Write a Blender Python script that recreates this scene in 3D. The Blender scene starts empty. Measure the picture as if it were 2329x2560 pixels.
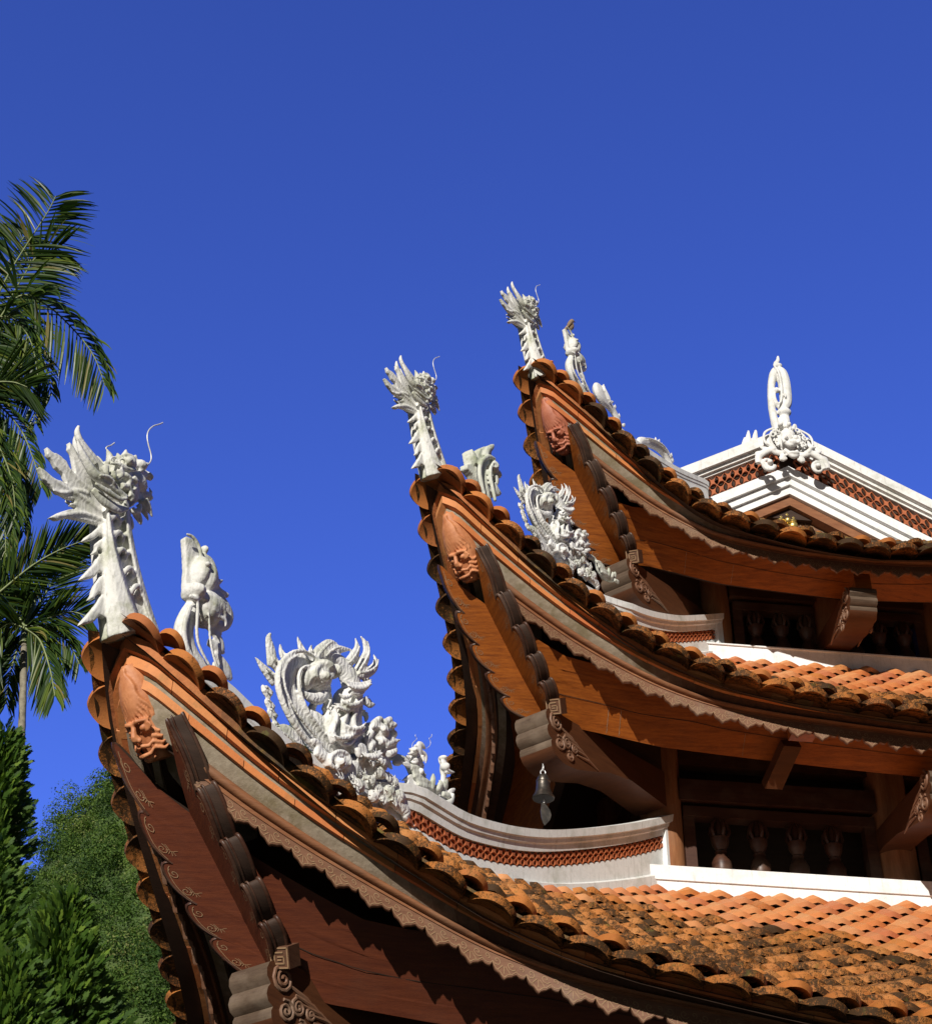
import bpy, bmesh, math, random
import numpy as np
from mathutils import Vector, Matrix
random.seed(7)
R = math.radians
SC = bpy.context.scene
COL = SC.collection

# ------------------------------------------------------------------ camera
PITCH, ROLL, CAMZ = 0.6573571, -0.0242362, 1.6
fw = Vector((0, math.cos(PITCH), math.sin(PITCH)))
up0 = Vector((0, -math.sin(PITCH), math.cos(PITCH)))
rt0 = Vector((1, 0, 0))
upv = math.cos(ROLL) * up0 + math.sin(ROLL) * rt0
rtv = math.cos(ROLL) * rt0 - math.sin(ROLL) * up0
cd = bpy.data.cameras.new('camera')
cam = bpy.data.objects.new('camera', cd)
COL.objects.link(cam)
cam.matrix_world = Matrix(((rtv.x, upv.x, -fw.x, 0), (rtv.y, upv.y, -fw.y, 0), (rtv.z, upv.z, -fw.z, CAMZ), (0, 0, 0, 1)))
cd.sensor_fit = 'VERTICAL'
cd.sensor_height = 24
cd.lens = 24 * 3814.67 / 2560
cd.clip_start = 0.1
cd.clip_end = 3000
SC.camera = cam

# ------------------------------------------------------------------ light
SUN_EL, SUN_AZ = R(19.5), R(-17)       # azimuth: left of the direction behind the camera
SKY_STRENGTH, EXPOSURE = 0.05, 0.0
SKY_TINT = (1.1, 1.55, 4.5)
sdir = Vector((math.sin(SUN_AZ) * math.cos(SUN_EL), -math.cos(SUN_AZ) * math.cos(SUN_EL), math.sin(SUN_EL)))
w = bpy.data.worlds.new('World')
SC.world = w
w.use_nodes = True
nt = w.node_tree
bg = nt.nodes['Background']
sky = nt.nodes.new('ShaderNodeTexSky')
sky.sky_type = 'NISHITA'
sky.sun_disc = False
sky.sun_elevation = SUN_EL
sky.sun_rotation = math.atan2(sdir.x, sdir.y)
sky.air_density = 1.0
sky.dust_density = 0.0
sky.ozone_density = 1.0
hs = nt.nodes.new('ShaderNodeMixRGB')
hs.blend_type = 'MULTIPLY'
hs.inputs[0].default_value = 1.0
# the sky is whiter and hazier on the sun's side than on the side away from it
wtc = nt.nodes.new('ShaderNodeTexCoord')
wdot = nt.nodes.new('ShaderNodeVectorMath'); wdot.operation = 'DOT_PRODUCT'
wdot.inputs[1].default_value = sdir
nt.links.new(wtc.outputs['Generated'], wdot.inputs[0])
wmr = nt.nodes.new('ShaderNodeMapRange')
wmr.interpolation_type = 'SMOOTHSTEP'
wmr.inputs[1].default_value = -0.15; wmr.inputs[2].default_value = 0.55
nt.links.new(wdot.outputs['Value'], wmr.inputs[0])
wti = nt.nodes.new('ShaderNodeMixRGB')
wti.inputs[1].default_value = (*SKY_TINT, 1.0)
wti.inputs[2].default_value = (0.38, 0.34, 0.33, 1.0)
nt.links.new(wmr.outputs[0], wti.inputs[0])
nt.links.new(wti.outputs[0], hs.inputs[2])
nt.links.new(sky.outputs[0], hs.inputs[1])
nt.links.new(hs.outputs[0], bg.inputs[0])
bg.inputs[1].default_value = SKY_STRENGTH
sl = bpy.data.lights.new('sun', 'SUN')
sl.energy = 4.9
sl.angle = R(0.53)
sl.color = (1.0, 0.95, 0.87)
so = bpy.data.objects.new('sun', sl)
COL.objects.link(so)
so.rotation_euler = sdir.to_track_quat('Z', 'Y').to_euler()
SC.view_settings.view_transform = 'Standard'
SC.view_settings.look = 'None'
SC.view_settings.exposure = EXPOSURE
SC.view_settings.gamma = 1
SC.view_settings.use_curve_mapping = False
SC.cycles.diffuse_bounces = 2

# ------------------------------------------------------------------ materials
MATS = {}
class NG:
    def __init__(s, name, rough=0.6):
        s.m = bpy.data.materials.new(name); s.m.use_nodes = True
        s.t = s.m.node_tree; s.b = s.t.nodes['Principled BSDF']
        s.b.inputs['Roughness'].default_value = rough
        s.tc = s.t.nodes.new('ShaderNodeTexCoord')
        MATS[name] = s.m
    def n(s, ty, **kw):
        x = s.t.nodes.new('ShaderNode' + ty)
        for k, v in kw.items(): setattr(x, k, v)
        return x
    def put(s, sock, v):
        if isinstance(v, (int, float)): sock.default_value = v
        elif isinstance(v, (tuple, list)): sock.default_value = (*v, 1) if len(v) == 3 and sock.type == 'RGBA' else v
        else: s.t.links.new(v, sock)
    def noise(s, scale, detail=4, rough=0.55, vec=None, stretch=None):
        x = s.n('TexNoise'); x.inputs['Scale'].default_value = scale
        x.inputs['Detail'].default_value = detail; x.inputs['Roughness'].default_value = rough
        v = vec or s.tc.outputs['Object']
        if stretch:
            mp = s.n('Mapping'); mp.inputs['Scale'].default_value = stretch
            s.t.links.new(v, mp.inputs[0]); v = mp.outputs[0]
        s.t.links.new(v, x.inputs['Vector'])
        return x.outputs['Fac']
    def ramp(s, f, stops):
        x = s.n('ValToRGB'); s.t.links.new(f, x.inputs[0])
        el = x.color_ramp.elements
        while len(el) < len(stops): el.new(0.5)
        for e, (p, c) in zip(el, stops):
            e.position = p; e.color = (*c, 1) if len(c) == 3 else c
        return x.outputs[0]
    def step(s, f, a, b):
        x = s.n('MapRange'); s.put(x.inputs[0], f); x.inputs[1].default_value = a; x.inputs[2].default_value = b
        return x.outputs[0]
    def mix(s, f, a, b, mode='MIX'):
        x = s.n('MixRGB', blend_type=mode); s.put(x.inputs[0], f); s.put(x.inputs[1], a); s.put(x.inputs[2], b)
        return x.outputs[0]
    def math(s, op, a, b=0.0):
        x = s.n('Math', operation=op); s.put(x.inputs[0], a); s.put(x.inputs[1], b)
        return x.outputs[0]
    def attr(s, name):
        return s.n('Attribute', attribute_name=name).outputs['Fac']
    def col(s, c): s.put(s.b.inputs['Base Color'], c)
    def bump(s, h, strength=0.3, dist=0.01):
        x = s.n('Bump'); x.inputs['Strength'].default_value = strength; x.inputs['Distance'].default_value = dist
        s.t.links.new(h, x.inputs['Height']); s.t.links.new(x.outputs[0], s.b.inputs['Normal'])

def m_plaster(name, base, stain, amt, carve=0.0):
    g = NG(name, 0.75)
    big = g.noise(5.5, 6, 0.65); fine = g.noise(38, 5, 0.7)
    streak = g.noise(7, 5, 0.7, stretch=(6, 6, 0.55))
    c = g.ramp(fine, [(0.3, tuple(x * 0.9 for x in base)), (0.62, base)])
    c = g.mix(g.math('MULTIPLY', g.step(big, 0.50, 0.72), amt), c, stain)
    c = g.mix(g.math('MULTIPLY', g.step(streak, 0.55, 0.75), amt * 0.8), c, (0.30, 0.29, 0.25))
    spots = g.noise(95, 3, 0.6)
    c = g.mix(g.math('MULTIPLY', g.step(spots, 0.62, 0.72), 0.35), c, (0.22, 0.20, 0.17))
    if carve:
        wv = g.n('TexWave'); wv.inputs['Scale'].default_value = 13; wv.inputs['Distortion'].default_value = 9; wv.inputs['Detail'].default_value = 3; wv.inputs['Detail Scale'].default_value = 1.6
        g.t.links.new(g.tc.outputs['Object'], wv.inputs['Vector']); cut = wv.outputs['Fac']
        c = g.mix(g.math('MULTIPLY', g.step(g.math('MULTIPLY', g.math('SUBTRACT', 1.0, cut), g.step(big, 0.35, 0.6)), 0.72, 0.98), 0.55 * carve), c, (0.21, 0.21, 0.16))
        g.col(c); g.bump(g.mix(0.35, cut, fine), 0.75 * carve, 0.012)
    else:
        g.col(c); g.bump(g.mix(0.5, fine, big), 0.35, 0.006)
m_plaster('plaster_white', (0.80, 0.79, 0.76), (0.40, 0.41, 0.34), 0.7)
m_plaster('plaster_statue', (0.76, 0.75, 0.71), (0.33, 0.35, 0.21), 1.0, 0.16)
m_plaster('plaster_carved', (0.78, 0.77, 0.74), (0.34, 0.36, 0.24), 0.8, 0.40)
m_plaster('plaster_mossy', (0.62, 0.63, 0.55), (0.24, 0.29, 0.13), 1.0, 0.22)
m_plaster('whitewash', (0.86, 0.86, 0.85), (0.55, 0.54, 0.50), 0.5)
def m_mortar():
    g = NG('mortar', 0.85); n = g.noise(28, 5, 0.7); n2 = g.noise(6, 5, 0.65)
    c = g.ramp(n, [(0.3, (0.24, 0.185, 0.125)), (0.65, (0.36, 0.295, 0.215))])
    c = g.mix(g.math('MULTIPLY', g.step(n2, 0.48, 0.62), 0.7), c, (0.17, 0.13, 0.06))
    c = g.mix(g.attr('age'), c, g.ramp(n, [(0.3, (0.06, 0.025, 0.012)), (0.65, (0.12, 0.05, 0.025))]))
    g.col(c); g.bump(n, 0.5, 0.008)
m_mortar()

def m_tile(name, eave):
    g = NG(name, 0.7)
    v = g.attr('var'); age = g.attr('age')
    c = g.ramp(v, [(0.0, (0.42, 0.125, 0.04)), (0.4, (0.52, 0.17, 0.05)), (0.7, (0.46, 0.16, 0.06)), (1.0, (0.36, 0.10, 0.045))] if eave else [(0.0, (0.58, 0.21, 0.07)), (0.35, (0.64, 0.26, 0.095)), (0.7, (0.63, 0.30, 0.13)), (1.0, (0.52, 0.18, 0.08))])
    n1 = g.noise(60, 5, 0.75); n2 = g.noise(7, 4, 0.6); n3 = g.noise(220, 3, 0.7)
    # lichen and soot: grows only where the age attribute says the tiles are old
    k = g.math('ADD', g.math('MULTIPLY', n1, 0.62), g.math('ADD', g.math('MULTIPLY', n2, 0.50), g.math('MULTIPLY', n3, 0.42)))
    k = g.math('ADD', k, g.math('MULTIPLY', g.math('SUBTRACT', age, 1.0), 0.55))
    k = g.math('ADD', k, g.math('MULTIPLY', g.math('SUBTRACT', v, 0.5), 0.10))
    k = g.math('ADD', k, 0.15 if eave else 0.12)
    old = g.mix(g.step(n1, 0.4, 0.6), (0.40, 0.15, 0.03), (0.50, 0.20, 0.035))
    c = g.mix(g.math('MULTIPLY', age, 0.8), c, old)
    c = g.mix(g.math('MULTIPLY', g.step(k, 0.735, 0.86), 0.93), c, g.ramp(n3, [(0.4, (0.016, 0.012, 0.008)), (0.7, (0.040, 0.025, 0.010))])); g.b.inputs['Specular IOR Level'].default_value = 0.2
    c = g.mix(g.math('MULTIPLY', g.step(g.noise(16, 4, 0.6), 0.62, 0.72), g.math('MULTIPLY', age, 0.55)), c, (0.13, 0.13, 0.03))
    g.col(c); g.bump(g.mix(0.5, n1, n3), 0.5, 0.005)
m_tile('roof_tile', False); m_tile('eave_tile', True)

def m_brick():
    g = NG('brick', 0.7); v = g.attr('var'); n = g.noise(30, 5, 0.7); n2 = g.noise(9, 4, 0.6)
    c = g.ramp(v, [(0.0, (0.50, 0.14, 0.04)), (0.5, (0.60, 0.20, 0.055)), (1.0, (0.62, 0.26, 0.09))])
    c = g.mix(g.math('MULTIPLY', g.step(n, 0.5, 0.75), 0.5), c, (0.34, 0.13, 0.05))
    c = g.mix(g.math('MULTIPLY', g.step(n2, 0.55, 0.7), 0.55), c, (0.28, 0.17, 0.06))
    g.col(c); g.bump(n, 0.4, 0.006)
m_brick()

def m_wood(name, a, b, rough, axis=(1.5, 1.5, 14), coat=0.0, dirt=0.25):
    g = NG(name, rough)
    n = g.noise(3.0, 6, 0.62, stretch=axis); f = g.noise(16, 5, 0.7, stretch=axis)
    c = g.ramp(g.mix(0.4, n, f), [(0.34, a), (0.66, b)])
    pat = g.noise(3.2, 5, 0.6)
    c = g.mix(g.math('MULTIPLY', g.step(pat, 0.5, 0.75), dirt), c, (0.24, 0.18, 0.13))
    g.col(c); g.bump(f, 0.25, 0.004)
    g.b.inputs['Coat Weight'].default_value = coat
    g.b.inputs['Coat Roughness'].default_value = 0.35
    g.b.inputs['Specular IOR Level'].default_value = 0.35
m_wood('wood_board', (0.16, 0.038, 0.007), (0.42, 0.120, 0.016), 0.42, (2, 2, 26), 0.0, 0.05)
m_wood('wood_board_old', (0.085, 0.022, 0.012), (0.16, 0.042, 0.017), 0.45, (2, 2, 26), 0.0, 0.06)
m_wood('wood_dark', (0.04, 0.016, 0.010), (0.085, 0.035, 0.02), 0.42, coat=0.1, dirt=0.35)  # under-eave shade of frames and balusters is put into this brown
m_wood('wood_end', (0.06, 0.021, 0.009), (0.11, 0.039, 0.015), 0.5, coat=0.0, dirt=0.0)
m_wood('wood_carved', (0.14, 0.062, 0.034), (0.235, 0.115, 0.065), 0.55, dirt=0.6)
m_wood('wood_groove', (0.26, 0.15, 0.075), (0.36, 0.23, 0.13), 0.7, dirt=0.3)
m_wood('wood_roll', (0.17, 0.065, 0.03), (0.32, 0.14, 0.065), 0.45, coat=0.1, dirt=0.4)
m_wood('wood_column', (0.20, 0.075, 0.03), (0.38, 0.17, 0.075), 0.5, (9, 9, 0.9), 0.1, 0.3)
m_wood('wood_shadow', (0.03, 0.016, 0.01), (0.055, 0.028, 0.017), 0.7, dirt=0.0)  # near-black wood: shade of insides put into the colour; also used for seams
m_wood('wood_block', (0.085, 0.036, 0.02), (0.15, 0.068, 0.036), 0.6, dirt=0.3)
m_wood('wood_grey', (0.055, 0.032, 0.019), (0.135, 0.09, 0.058), 0.75, (1.2, 1.2, 10), 0.0, 0.7)

def m_moss():
    g = NG('mossy_board', 0.8); n = g.noise(22, 5, 0.7); n2 = g.noise(5, 4, 0.6)
    c = g.ramp(n, [(0.35, (0.035, 0.025, 0.015)), (0.55, (0.10, 0.055, 0.02)), (0.7, (0.22, 0.13, 0.02))])
    c = g.mix(g.math('MULTIPLY', g.step(n2, 0.52, 0.62), 0.5), c, (0.25, 0.17, 0.02))
    g.col(g.mix(g.attr('var'), g.ramp(n, [(0.3, (0.36, 0.11, 0.035)), (0.7, (0.52, 0.19, 0.06))]), c)); g.bump(n, 0.6, 0.01)
m_moss()

def m_simple(name, c0, c1, scale, rough=0.6, metal=0.0, bump=0.3, bd=0.005):
    g = NG(name, rough); n = g.noise(scale, 5, 0.65)
    g.col(g.ramp(n, [(0.35, c0), (0.65, c1)])); g.bump(n, bump, bd)
    g.b.inputs['Metallic'].default_value = metal
    return g
m_simple('terracotta', (0.46, 0.16, 0.06), (0.66, 0.27, 0.115), 14)
m_simple('terracotta_red', (0.38, 0.11, 0.055), (0.52, 0.18, 0.10), 14)
m_simple('lattice_clay', (0.33, 0.085, 0.03), (0.45, 0.13, 0.045), 25)
m_simple('gold', (0.75, 0.52, 0.14), (0.9, 0.7, 0.25), 40, 0.3, 0.8)
m_simple('bronze', (0.10, 0.09, 0.08), (0.20, 0.17, 0.14), 30, 0.35, 0.85)
m_simple('steel_wire', (0.6, 0.6, 0.6), (0.75, 0.75, 0.74), 30, 0.4, 0.3)
m_simple('ground_stone', (0.02, 0.024, 0.016), (0.035, 0.038, 0.025), 2.5, 0.85, 0, 0.3, 0.01)
m_simple('hillside_soil', (0.035, 0.065, 0.015), (0.07, 0.11, 0.025), 0.4, 0.9)
m_simple('feather', (0.16, 0.10, 0.06), (0.36, 0.25, 0.16), 120, 0.8)
m_simple('beak', (0.05, 0.04, 0.03), (0.09, 0.07, 0.05), 60, 0.5)
m_simple('hollow_black', (0.02, 0.02, 0.02), (0.03, 0.03, 0.03), 60, 0.6)

def m_leaf(name, stops, rough=0.5, transl=0.25):
    g = NG(name, rough); v = g.attr('var')
    c = g.ramp(v, stops); g.col(c)
    g.b.inputs['Specular IOR Level'].default_value = 0.3
    tr = g.n('BsdfTranslucent'); g.put(tr.inputs[0], g.mix(1.0, c, (1.0, 1.25, 0.45), 'MULTIPLY'))
    mx = g.n('MixShader'); mx.inputs[0].default_value = transl
    out = g.t.nodes['Material Output']
    g.t.links.new(g.b.outputs[0], mx.inputs[1]); g.t.links.new(tr.outputs[0], mx.inputs[2])
    g.t.links.new(mx.outputs[0], out.inputs[0])
m_leaf('palm_leaf', [(0, (0.018, 0.042, 0.010)), (0.6, (0.045, 0.085, 0.014)), (0.95, (0.12, 0.17, 0.02)), (1.0, (0.20, 0.17, 0.05))], 0.4, 0.22)
m_leaf('thuja_leaf', [(0, (0.022, 0.055, 0.008)), (0.6, (0.06, 0.125, 0.012)), (1.0, (0.15, 0.23, 0.025))], 0.6, 0.25)
m_leaf('forest_leaf', [(0, (0.026, 0.062, 0.010)), (0.5, (0.068, 0.130, 0.018)), (0.85, (0.125, 0.190, 0.032)), (1.0, (0.20, 0.22, 0.07))], 0.7, 0.25)
m_simple('palm_bark', (0.16, 0.14, 0.10), (0.30, 0.27, 0.20), 9, 0.85, 0, 0.5, 0.02)
m_simple('rachis', (0.13, 0.17, 0.05), (0.22, 0.26, 0.10), 9, 0.5)
m_simple('bark', (0.06, 0.045, 0.03), (0.10, 0.08, 0.05), 9, 0.9, 0, 0.5, 0.02)

# ------------------------------------------------------------------ mesh helpers
class MB:
    """Collects faces; build() links ONE mesh object."""
    def __init__(s): s.v = []; s.f = []; s.m = []; s.var = []; s.age = []; s.mi = 0; s.cv = 0.5; s.ca = 0.0
    def vert(s, p): s.v.append((p[0], p[1], p[2])); return len(s.v) - 1
    def face(s, *i): s.f.append(i); s.m.append(s.mi); s.var.append(s.cv); s.age.append(s.ca)
    def quad(s, a, b, c, d): i = [s.vert(p) for p in (a, b, c, d)]; s.face(*i)
    def grid(s, rows, closed=False, cap=False):
        """rows: list of equal-length point lists; closed joins the last column to the first."""
        idx = [[s.vert(p) for p in r] for r in rows]
        n = len(rows[0])
        for a, b in zip(idx, idx[1:]):
            for j in range(n if closed else n - 1):
                k = (j + 1) % n
                s.face(a[j], a[k], b[k], b[j])
        if cap:
            s.face(*idx[0][::-1]); s.face(*idx[-1])
        return idx
    def box(s, c, hx, hy, hz, X=Vector((1, 0, 0)), Y=Vector((0, 1, 0)), Z=Vector((0, 0, 1))):
        c = Vector(c)
        P = [c + X * (hx * i) + Y * (hy * j) + Z * (hz * k) for i in (-1, 1) for j in (-1, 1) for k in (-1, 1)]
        i = [s.vert(p) for p in P]
        for q in ((0, 1, 3, 2), (4, 6, 7, 5), (0, 4, 5, 1), (2, 3, 7, 6), (0, 2, 6, 4), (1, 5, 7, 3)): s.face(*[i[k] for k in q])
    def prism(s, poly_a, poly_b):
        """two matching outlines (front, back) closed into a solid"""
        a = [s.vert(p) for p in poly_a]; b = [s.vert(p) for p in poly_b]; n = len(a)
        s.face(*a); s.face(*b[::-1])
        for i in range(n):
            j = (i + 1) % n; s.face(a[i], b[i], b[j], a[j])
    def tube(s, pts, rad, n=8, ratio=1.0, side=None, cap=True):
        """tapered tube; rad number or list; side = lateral axis, ratio = lateral radius / in-plane radius"""
        pts = [Vector(p) for p in pts]; m = len(pts)
        if isinstance(rad, (int, float)): rad = [rad] * m
        rows = []; N = None
        for i, p in enumerate(pts):
            t = (pts[min(i + 1, m - 1)] - pts[max(i - 1, 0)]).normalized()
            if side is not None: B = Vector(side); A = B.cross(t).normalized(); B = t.cross(A).normalized()
            else:
                if N is None: N = t.orthogonal().normalized()
                A = (N - t * N.dot(t)).normalized(); N = A; B = t.cross(A)
            r = rad[i]
            rows.append([p + A * (r * math.cos(a)) + B * (r * ratio * math.sin(a)) for a in [2 * math.pi * k / n for k in range(n)]])
        s.grid(rows, True, cap)
    def ball(s, c, rx, ry, rz, X=Vector((1, 0, 0)), Y=Vector((0, 1, 0)), Z=Vector((0, 0, 1)), n=10, k=6):
        c = Vector(c); rows = []
        for i in range(1, k):
            th = math.pi * i / k
            rows.append([c + X * (rx * math.sin(th) * math.cos(2 * math.pi * j / n)) + Y * (ry * math.sin(th) * math.sin(2 * math.pi * j / n)) + Z * (rz * math.cos(th)) for j in range(n)])
        idx = s.grid(rows, True)
        a = s.vert(c + Z * rz); b = s.vert(c - Z * rz)
        for j in range(n):
            q = (j + 1) % n
            s.face(a, idx[0][j], idx[0][q]) ; s.face(b, idx[-1][q], idx[-1][j])
    def lathe(s, c, prof, n=20):
        c = Vector(c)
        s.grid([[c + Vector((r * math.cos(2 * math.pi * j / n), r * math.sin(2 * math.pi * j / n), z)) for j in range(n)] for r, z in prof], True, True)
    def remesh(s, voxel, smooth=1):
        """fuse everything collected so far into one continuous modelled surface"""
        me = bpy.data.meshes.new('tmp'); me.from_pydata(s.v, [], s.f)
        bm = bmesh.new(); bm.from_mesh(me); bmesh.ops.recalc_face_normals(bm, faces=bm.faces[:]); bm.to_mesh(me); bm.free()
        ob = bpy.data.objects.new('tmp', me); COL.objects.link(ob)
        md = ob.modifiers.new('r', 'REMESH'); md.mode = 'VOXEL'; md.voxel_size = voxel
        if smooth:
            sm_ = ob.modifiers.new('s', 'SMOOTH'); sm_.iterations = smooth; sm_.factor = 0.5
        dg = bpy.context.evaluated_depsgraph_get()
        ev = ob.evaluated_get(dg).to_mesh()
        s.v = [tuple(v.co) for v in ev.vertices]; s.f = [tuple(p.vertices) for p in ev.polygons]
        n = len(s.f); s.m = [0] * n; s.var = [0.5] * n; s.age = [0.0] * n
        bpy.data.objects.remove(ob); bpy.data.meshes.remove(me)
    def mesh(s, name, mats, smooth=35, normals=True):
        me = bpy.data.meshes.new(name)
        me.from_pydata(s.v, [], s.f)
        for m in ([mats] if isinstance(mats, str) else mats): me.materials.append(MATS[m])
        me.polygons.foreach_set('material_index', s.m)
        for nm, d in (('var', s.var), ('age', s.age)):
            at = me.attributes.new(nm, 'FLOAT', 'FACE'); at.data.foreach_set('value', d)
        if normals:
            bm = bmesh.new(); bm.from_mesh(me); bmesh.ops.recalc_face_normals(bm, faces=bm.faces[:]); bm.to_mesh(me); bm.free()
        me.validate()
        if smooth:
            me.polygons.foreach_set('use_smooth', [True] * len(me.polygons))
            me.set_sharp_from_angle(angle=R(smooth))
        me.update()
        return me
    def build(s, name, mats, parent=None, smooth=35, normals=True):
        o = bpy.data.objects.new(name, s.mesh(name, mats, smooth, normals))
        COL.objects.link(o)
        if parent is not None: adopt(o, parent)
        return o
def wloc(o):
    p = Matrix.Translation(o.location) @ o.rotation_euler.to_matrix().to_4x4()
    return p
def adopt(o, parent):
    """parent a mesh that was built in world coordinates"""
    o.parent = parent
    m = Matrix.Identity(4); q = parent
    while q is not None: m = wloc(q) @ m if q.type == 'EMPTY' else m; q = q.parent
    o.matrix_parent_inverse = m.inverted() if parent.type == 'EMPTY' else Matrix.Identity(4)
def local_child(o, parent): o.parent = parent
def empty(name, loc, rz=0.0, label=None, cat=None, group=None):
    o = bpy.data.objects.new(name, None); COL.objects.link(o)
    o.location = loc; o.rotation_euler = (0, 0, rz); o.empty_display_size = 0.1
    tag(o, label, cat, group); return o
def tag(o, label=None, cat=None, group=None, kind=None):
    if label: o['label'] = label
    if cat: o['category'] = cat
    if group: o['group'] = group
    if kind: o['kind'] = kind
def copy_tree(o, parent=None):
    c = o.copy(); COL.objects.link(c); c.parent = parent
    for ch in list(o.children): copy_tree(ch, c)
    return c
# ------------------------------------------------------------------ pagoda frame
ALPHA = 0.08746618
U = Vector((math.cos(ALPHA), math.sin(ALPHA), 0)); W = Vector((-math.sin(ALPHA), math.cos(ALPHA), 0)); Z = Vector((0, 0, 1))
DG = (U + W).normalized(); LN = (W - U).normalized()
ROTD = math.atan2(DG.y, DG.x)
CT = [Vector((-1.73380554, 5.48329386, 3.92127531 + CAMZ)), Vector((-0.42293821, 6.9985991, 6.09837371 + CAMZ)), Vector((0.2300278, 7.93624582, 7.90854379 + CAMZ))]
HW = [4.90, 3.483, 2.763]
AXIS = CT[0] + HW[0] * (U + W); AXIS.z = 0.0
WALL = [3.37, 2.60, 2.05]        # inset of the column line above each roof
TOPO = [2.62, 1.92, 1.50]
def hermite(kn, vals):
    kn = list(kn); vals = list(vals); n = len(kn)
    sl = [(vals[i + 1] - vals[i]) / (kn[i + 1] - kn[i]) for i in range(n - 1)]
    tg = [sl[0]] + [0.5 * (sl[i - 1] + sl[i]) if sl[i - 1] * sl[i] > 0 else 0.0 for i in range(1, n - 1)] + [sl[-1]]
    def f(x):
        if x <= kn[0]: return vals[0] + tg[0] * (x - kn[0])
        if x >= kn[-1]: return vals[-1]
        i = 0
        while x > kn[i + 1]: i += 1
        h = kn[i + 1] - kn[i]; t = (x - kn[i]) / h
        return (2*t**3 - 3*t*t + 1) * vals[i] + (t**3 - 2*t*t + t) * h * tg[i] + (-2*t**3 + 3*t*t) * vals[i + 1] + (t**3 - t*t) * h * tg[i + 1]
    return f
INS = [hermite([0.05, 0.3, 0.6, 0.9, 1.2, 1.6, 2.0, 2.4], [0.05, 0.058, 0.108, 0.203, 0.30, 0.42, 0.50, 0.51]),
       hermite([0.12, 0.3, 0.6, 0.9, 1.2, 1.6, 2.0], [0.09, 0.105, 0.21, 0.325, 0.425, 0.50, 0.513]),
       hermite([0.12, 0.3, 0.6, 0.9, 1.2, 1.6], [0.10, 0.128, 0.216, 0.32, 0.41, 0.455])]
DRP = [hermite([0.12, 0.3, 0.6, 0.9, 1.2, 1.6, 2.0, 2.4, 2.9, 3.4, 3.9, 4.9], [0.15, 0.25, 0.467, 0.672, 0.85, 1.052, 1.24, 1.39, 1.50, 1.588, 1.655, 1.70]),
       hermite([0.12, 0.3, 0.6, 0.9, 1.2, 1.6, 2.0, 2.4, 2.76, 3.2, 3.48], [0.15, 0.25, 0.467, 0.668, 0.85, 1.065, 1.235, 1.33, 1.38, 1.425, 1.435]),
       hermite([0.12, 0.3, 0.6, 0.9, 1.2, 1.6, 2.0, 2.4, 2.763], [0.153, 0.255, 0.459, 0.668, 0.867, 1.10, 1.224, 1.30, 1.331])]
MSC = hermite([0.7, 1.1, 1.4, 1.8, 2.5, 3.1], [1.0, 0.80, 0.67, 0.55, 0.35, 0.26])     # how far the cornice hangs below the tiles
def sm(t, s): return min(s, 2 * HW[t] - s)
def ins(t, s): return INS[t](sm(t, s))
def drp(t, s): return DRP[t](sm(t, s))
QUAD = [0.065, 0.15, 0.10]
def rise(t, o): return 0.42 * o + QUAD[t] * o * o
def zsurf(t, s, o):
    d = drp(t, s); s1 = TOPO[t] + 0.7
    ref = drp(t, s1)
    if d > ref: d -= (d - ref) * min(1.0, max(0.0, o) / TOPO[t])
    lowr = (0.055, 0.055, 0.14)[t] * min(1.0, max(0.0, (sm(t, s) - 0.7) / 0.8)) * (1 - min(1.0, max(0.0, o) / 0.9))
    return -d + rise(t, o) - lowr
def PT(t, side, s, i, z):
    """s along the eave, i inset from the tip line, z above the tip; F front, L left, B back, R right"""
    if side == 'F': p = U * s + W * i
    elif side == 'L': p = U * i + W * s
    elif side == 'B': p = (U + W) * (2 * HW[t]) - (U * s + W * i)
    else: p = (U + W) * (2 * HW[t]) - (U * i + W * s)
    return CT[t] + p + Z * z
def blunt(s, o): return max(0.0, 0.40 - s) * 0.577 * min(1.0, max(0.0, (o - 0.08) / 0.03))
def s0(t, o):
    s = o + 0.06
    for _ in range(60): s = 0.5 * s + 0.5 * (ins(t, s) + o + blunt(s, o))
    return s
def srange(t, o, n=44, lo=None, full=True):
    a = s0(t, o) if lo is None else lo
    g = [(k / n) ** 1.35 for k in range(n + 1)]
    L = [a + (HW[t] - a) * x for x in g]
    return L + [2 * HW[t] - s for s in L[-2::-1]] if full else L
def stack(t, side, s, o, h): return PT(t, side, s, ins(t, s) + o + blunt(sm(t, s), o), -drp(t, s) - h * MSC(sm(t, s)))
def sweep(mb, t, side, prof, closed=True, fn=stack, lo=None, n=44):
    cols = [[fn(t, side, s, o, h) for s in srange(t, o, n, lo)] for o, h in prof]
    f0 = len(mb.f); mb.grid([list(r) for r in zip(*cols)], closed)
    ss = srange(t, 0.2, n); m = len(prof)
    for k in range(f0, len(mb.f)):
        mb.var[k] = min(1.0, max(0.0, (sm(t, ss[min((k - f0) // m, len(ss) - 1)]) - 0.55) / 0.35))
        mb.age[k] = min(1.0, max(0.0, (sm(t, ss[min((k - f0) // m, len(ss) - 1)]) - 1.35) / 0.5))
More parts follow.
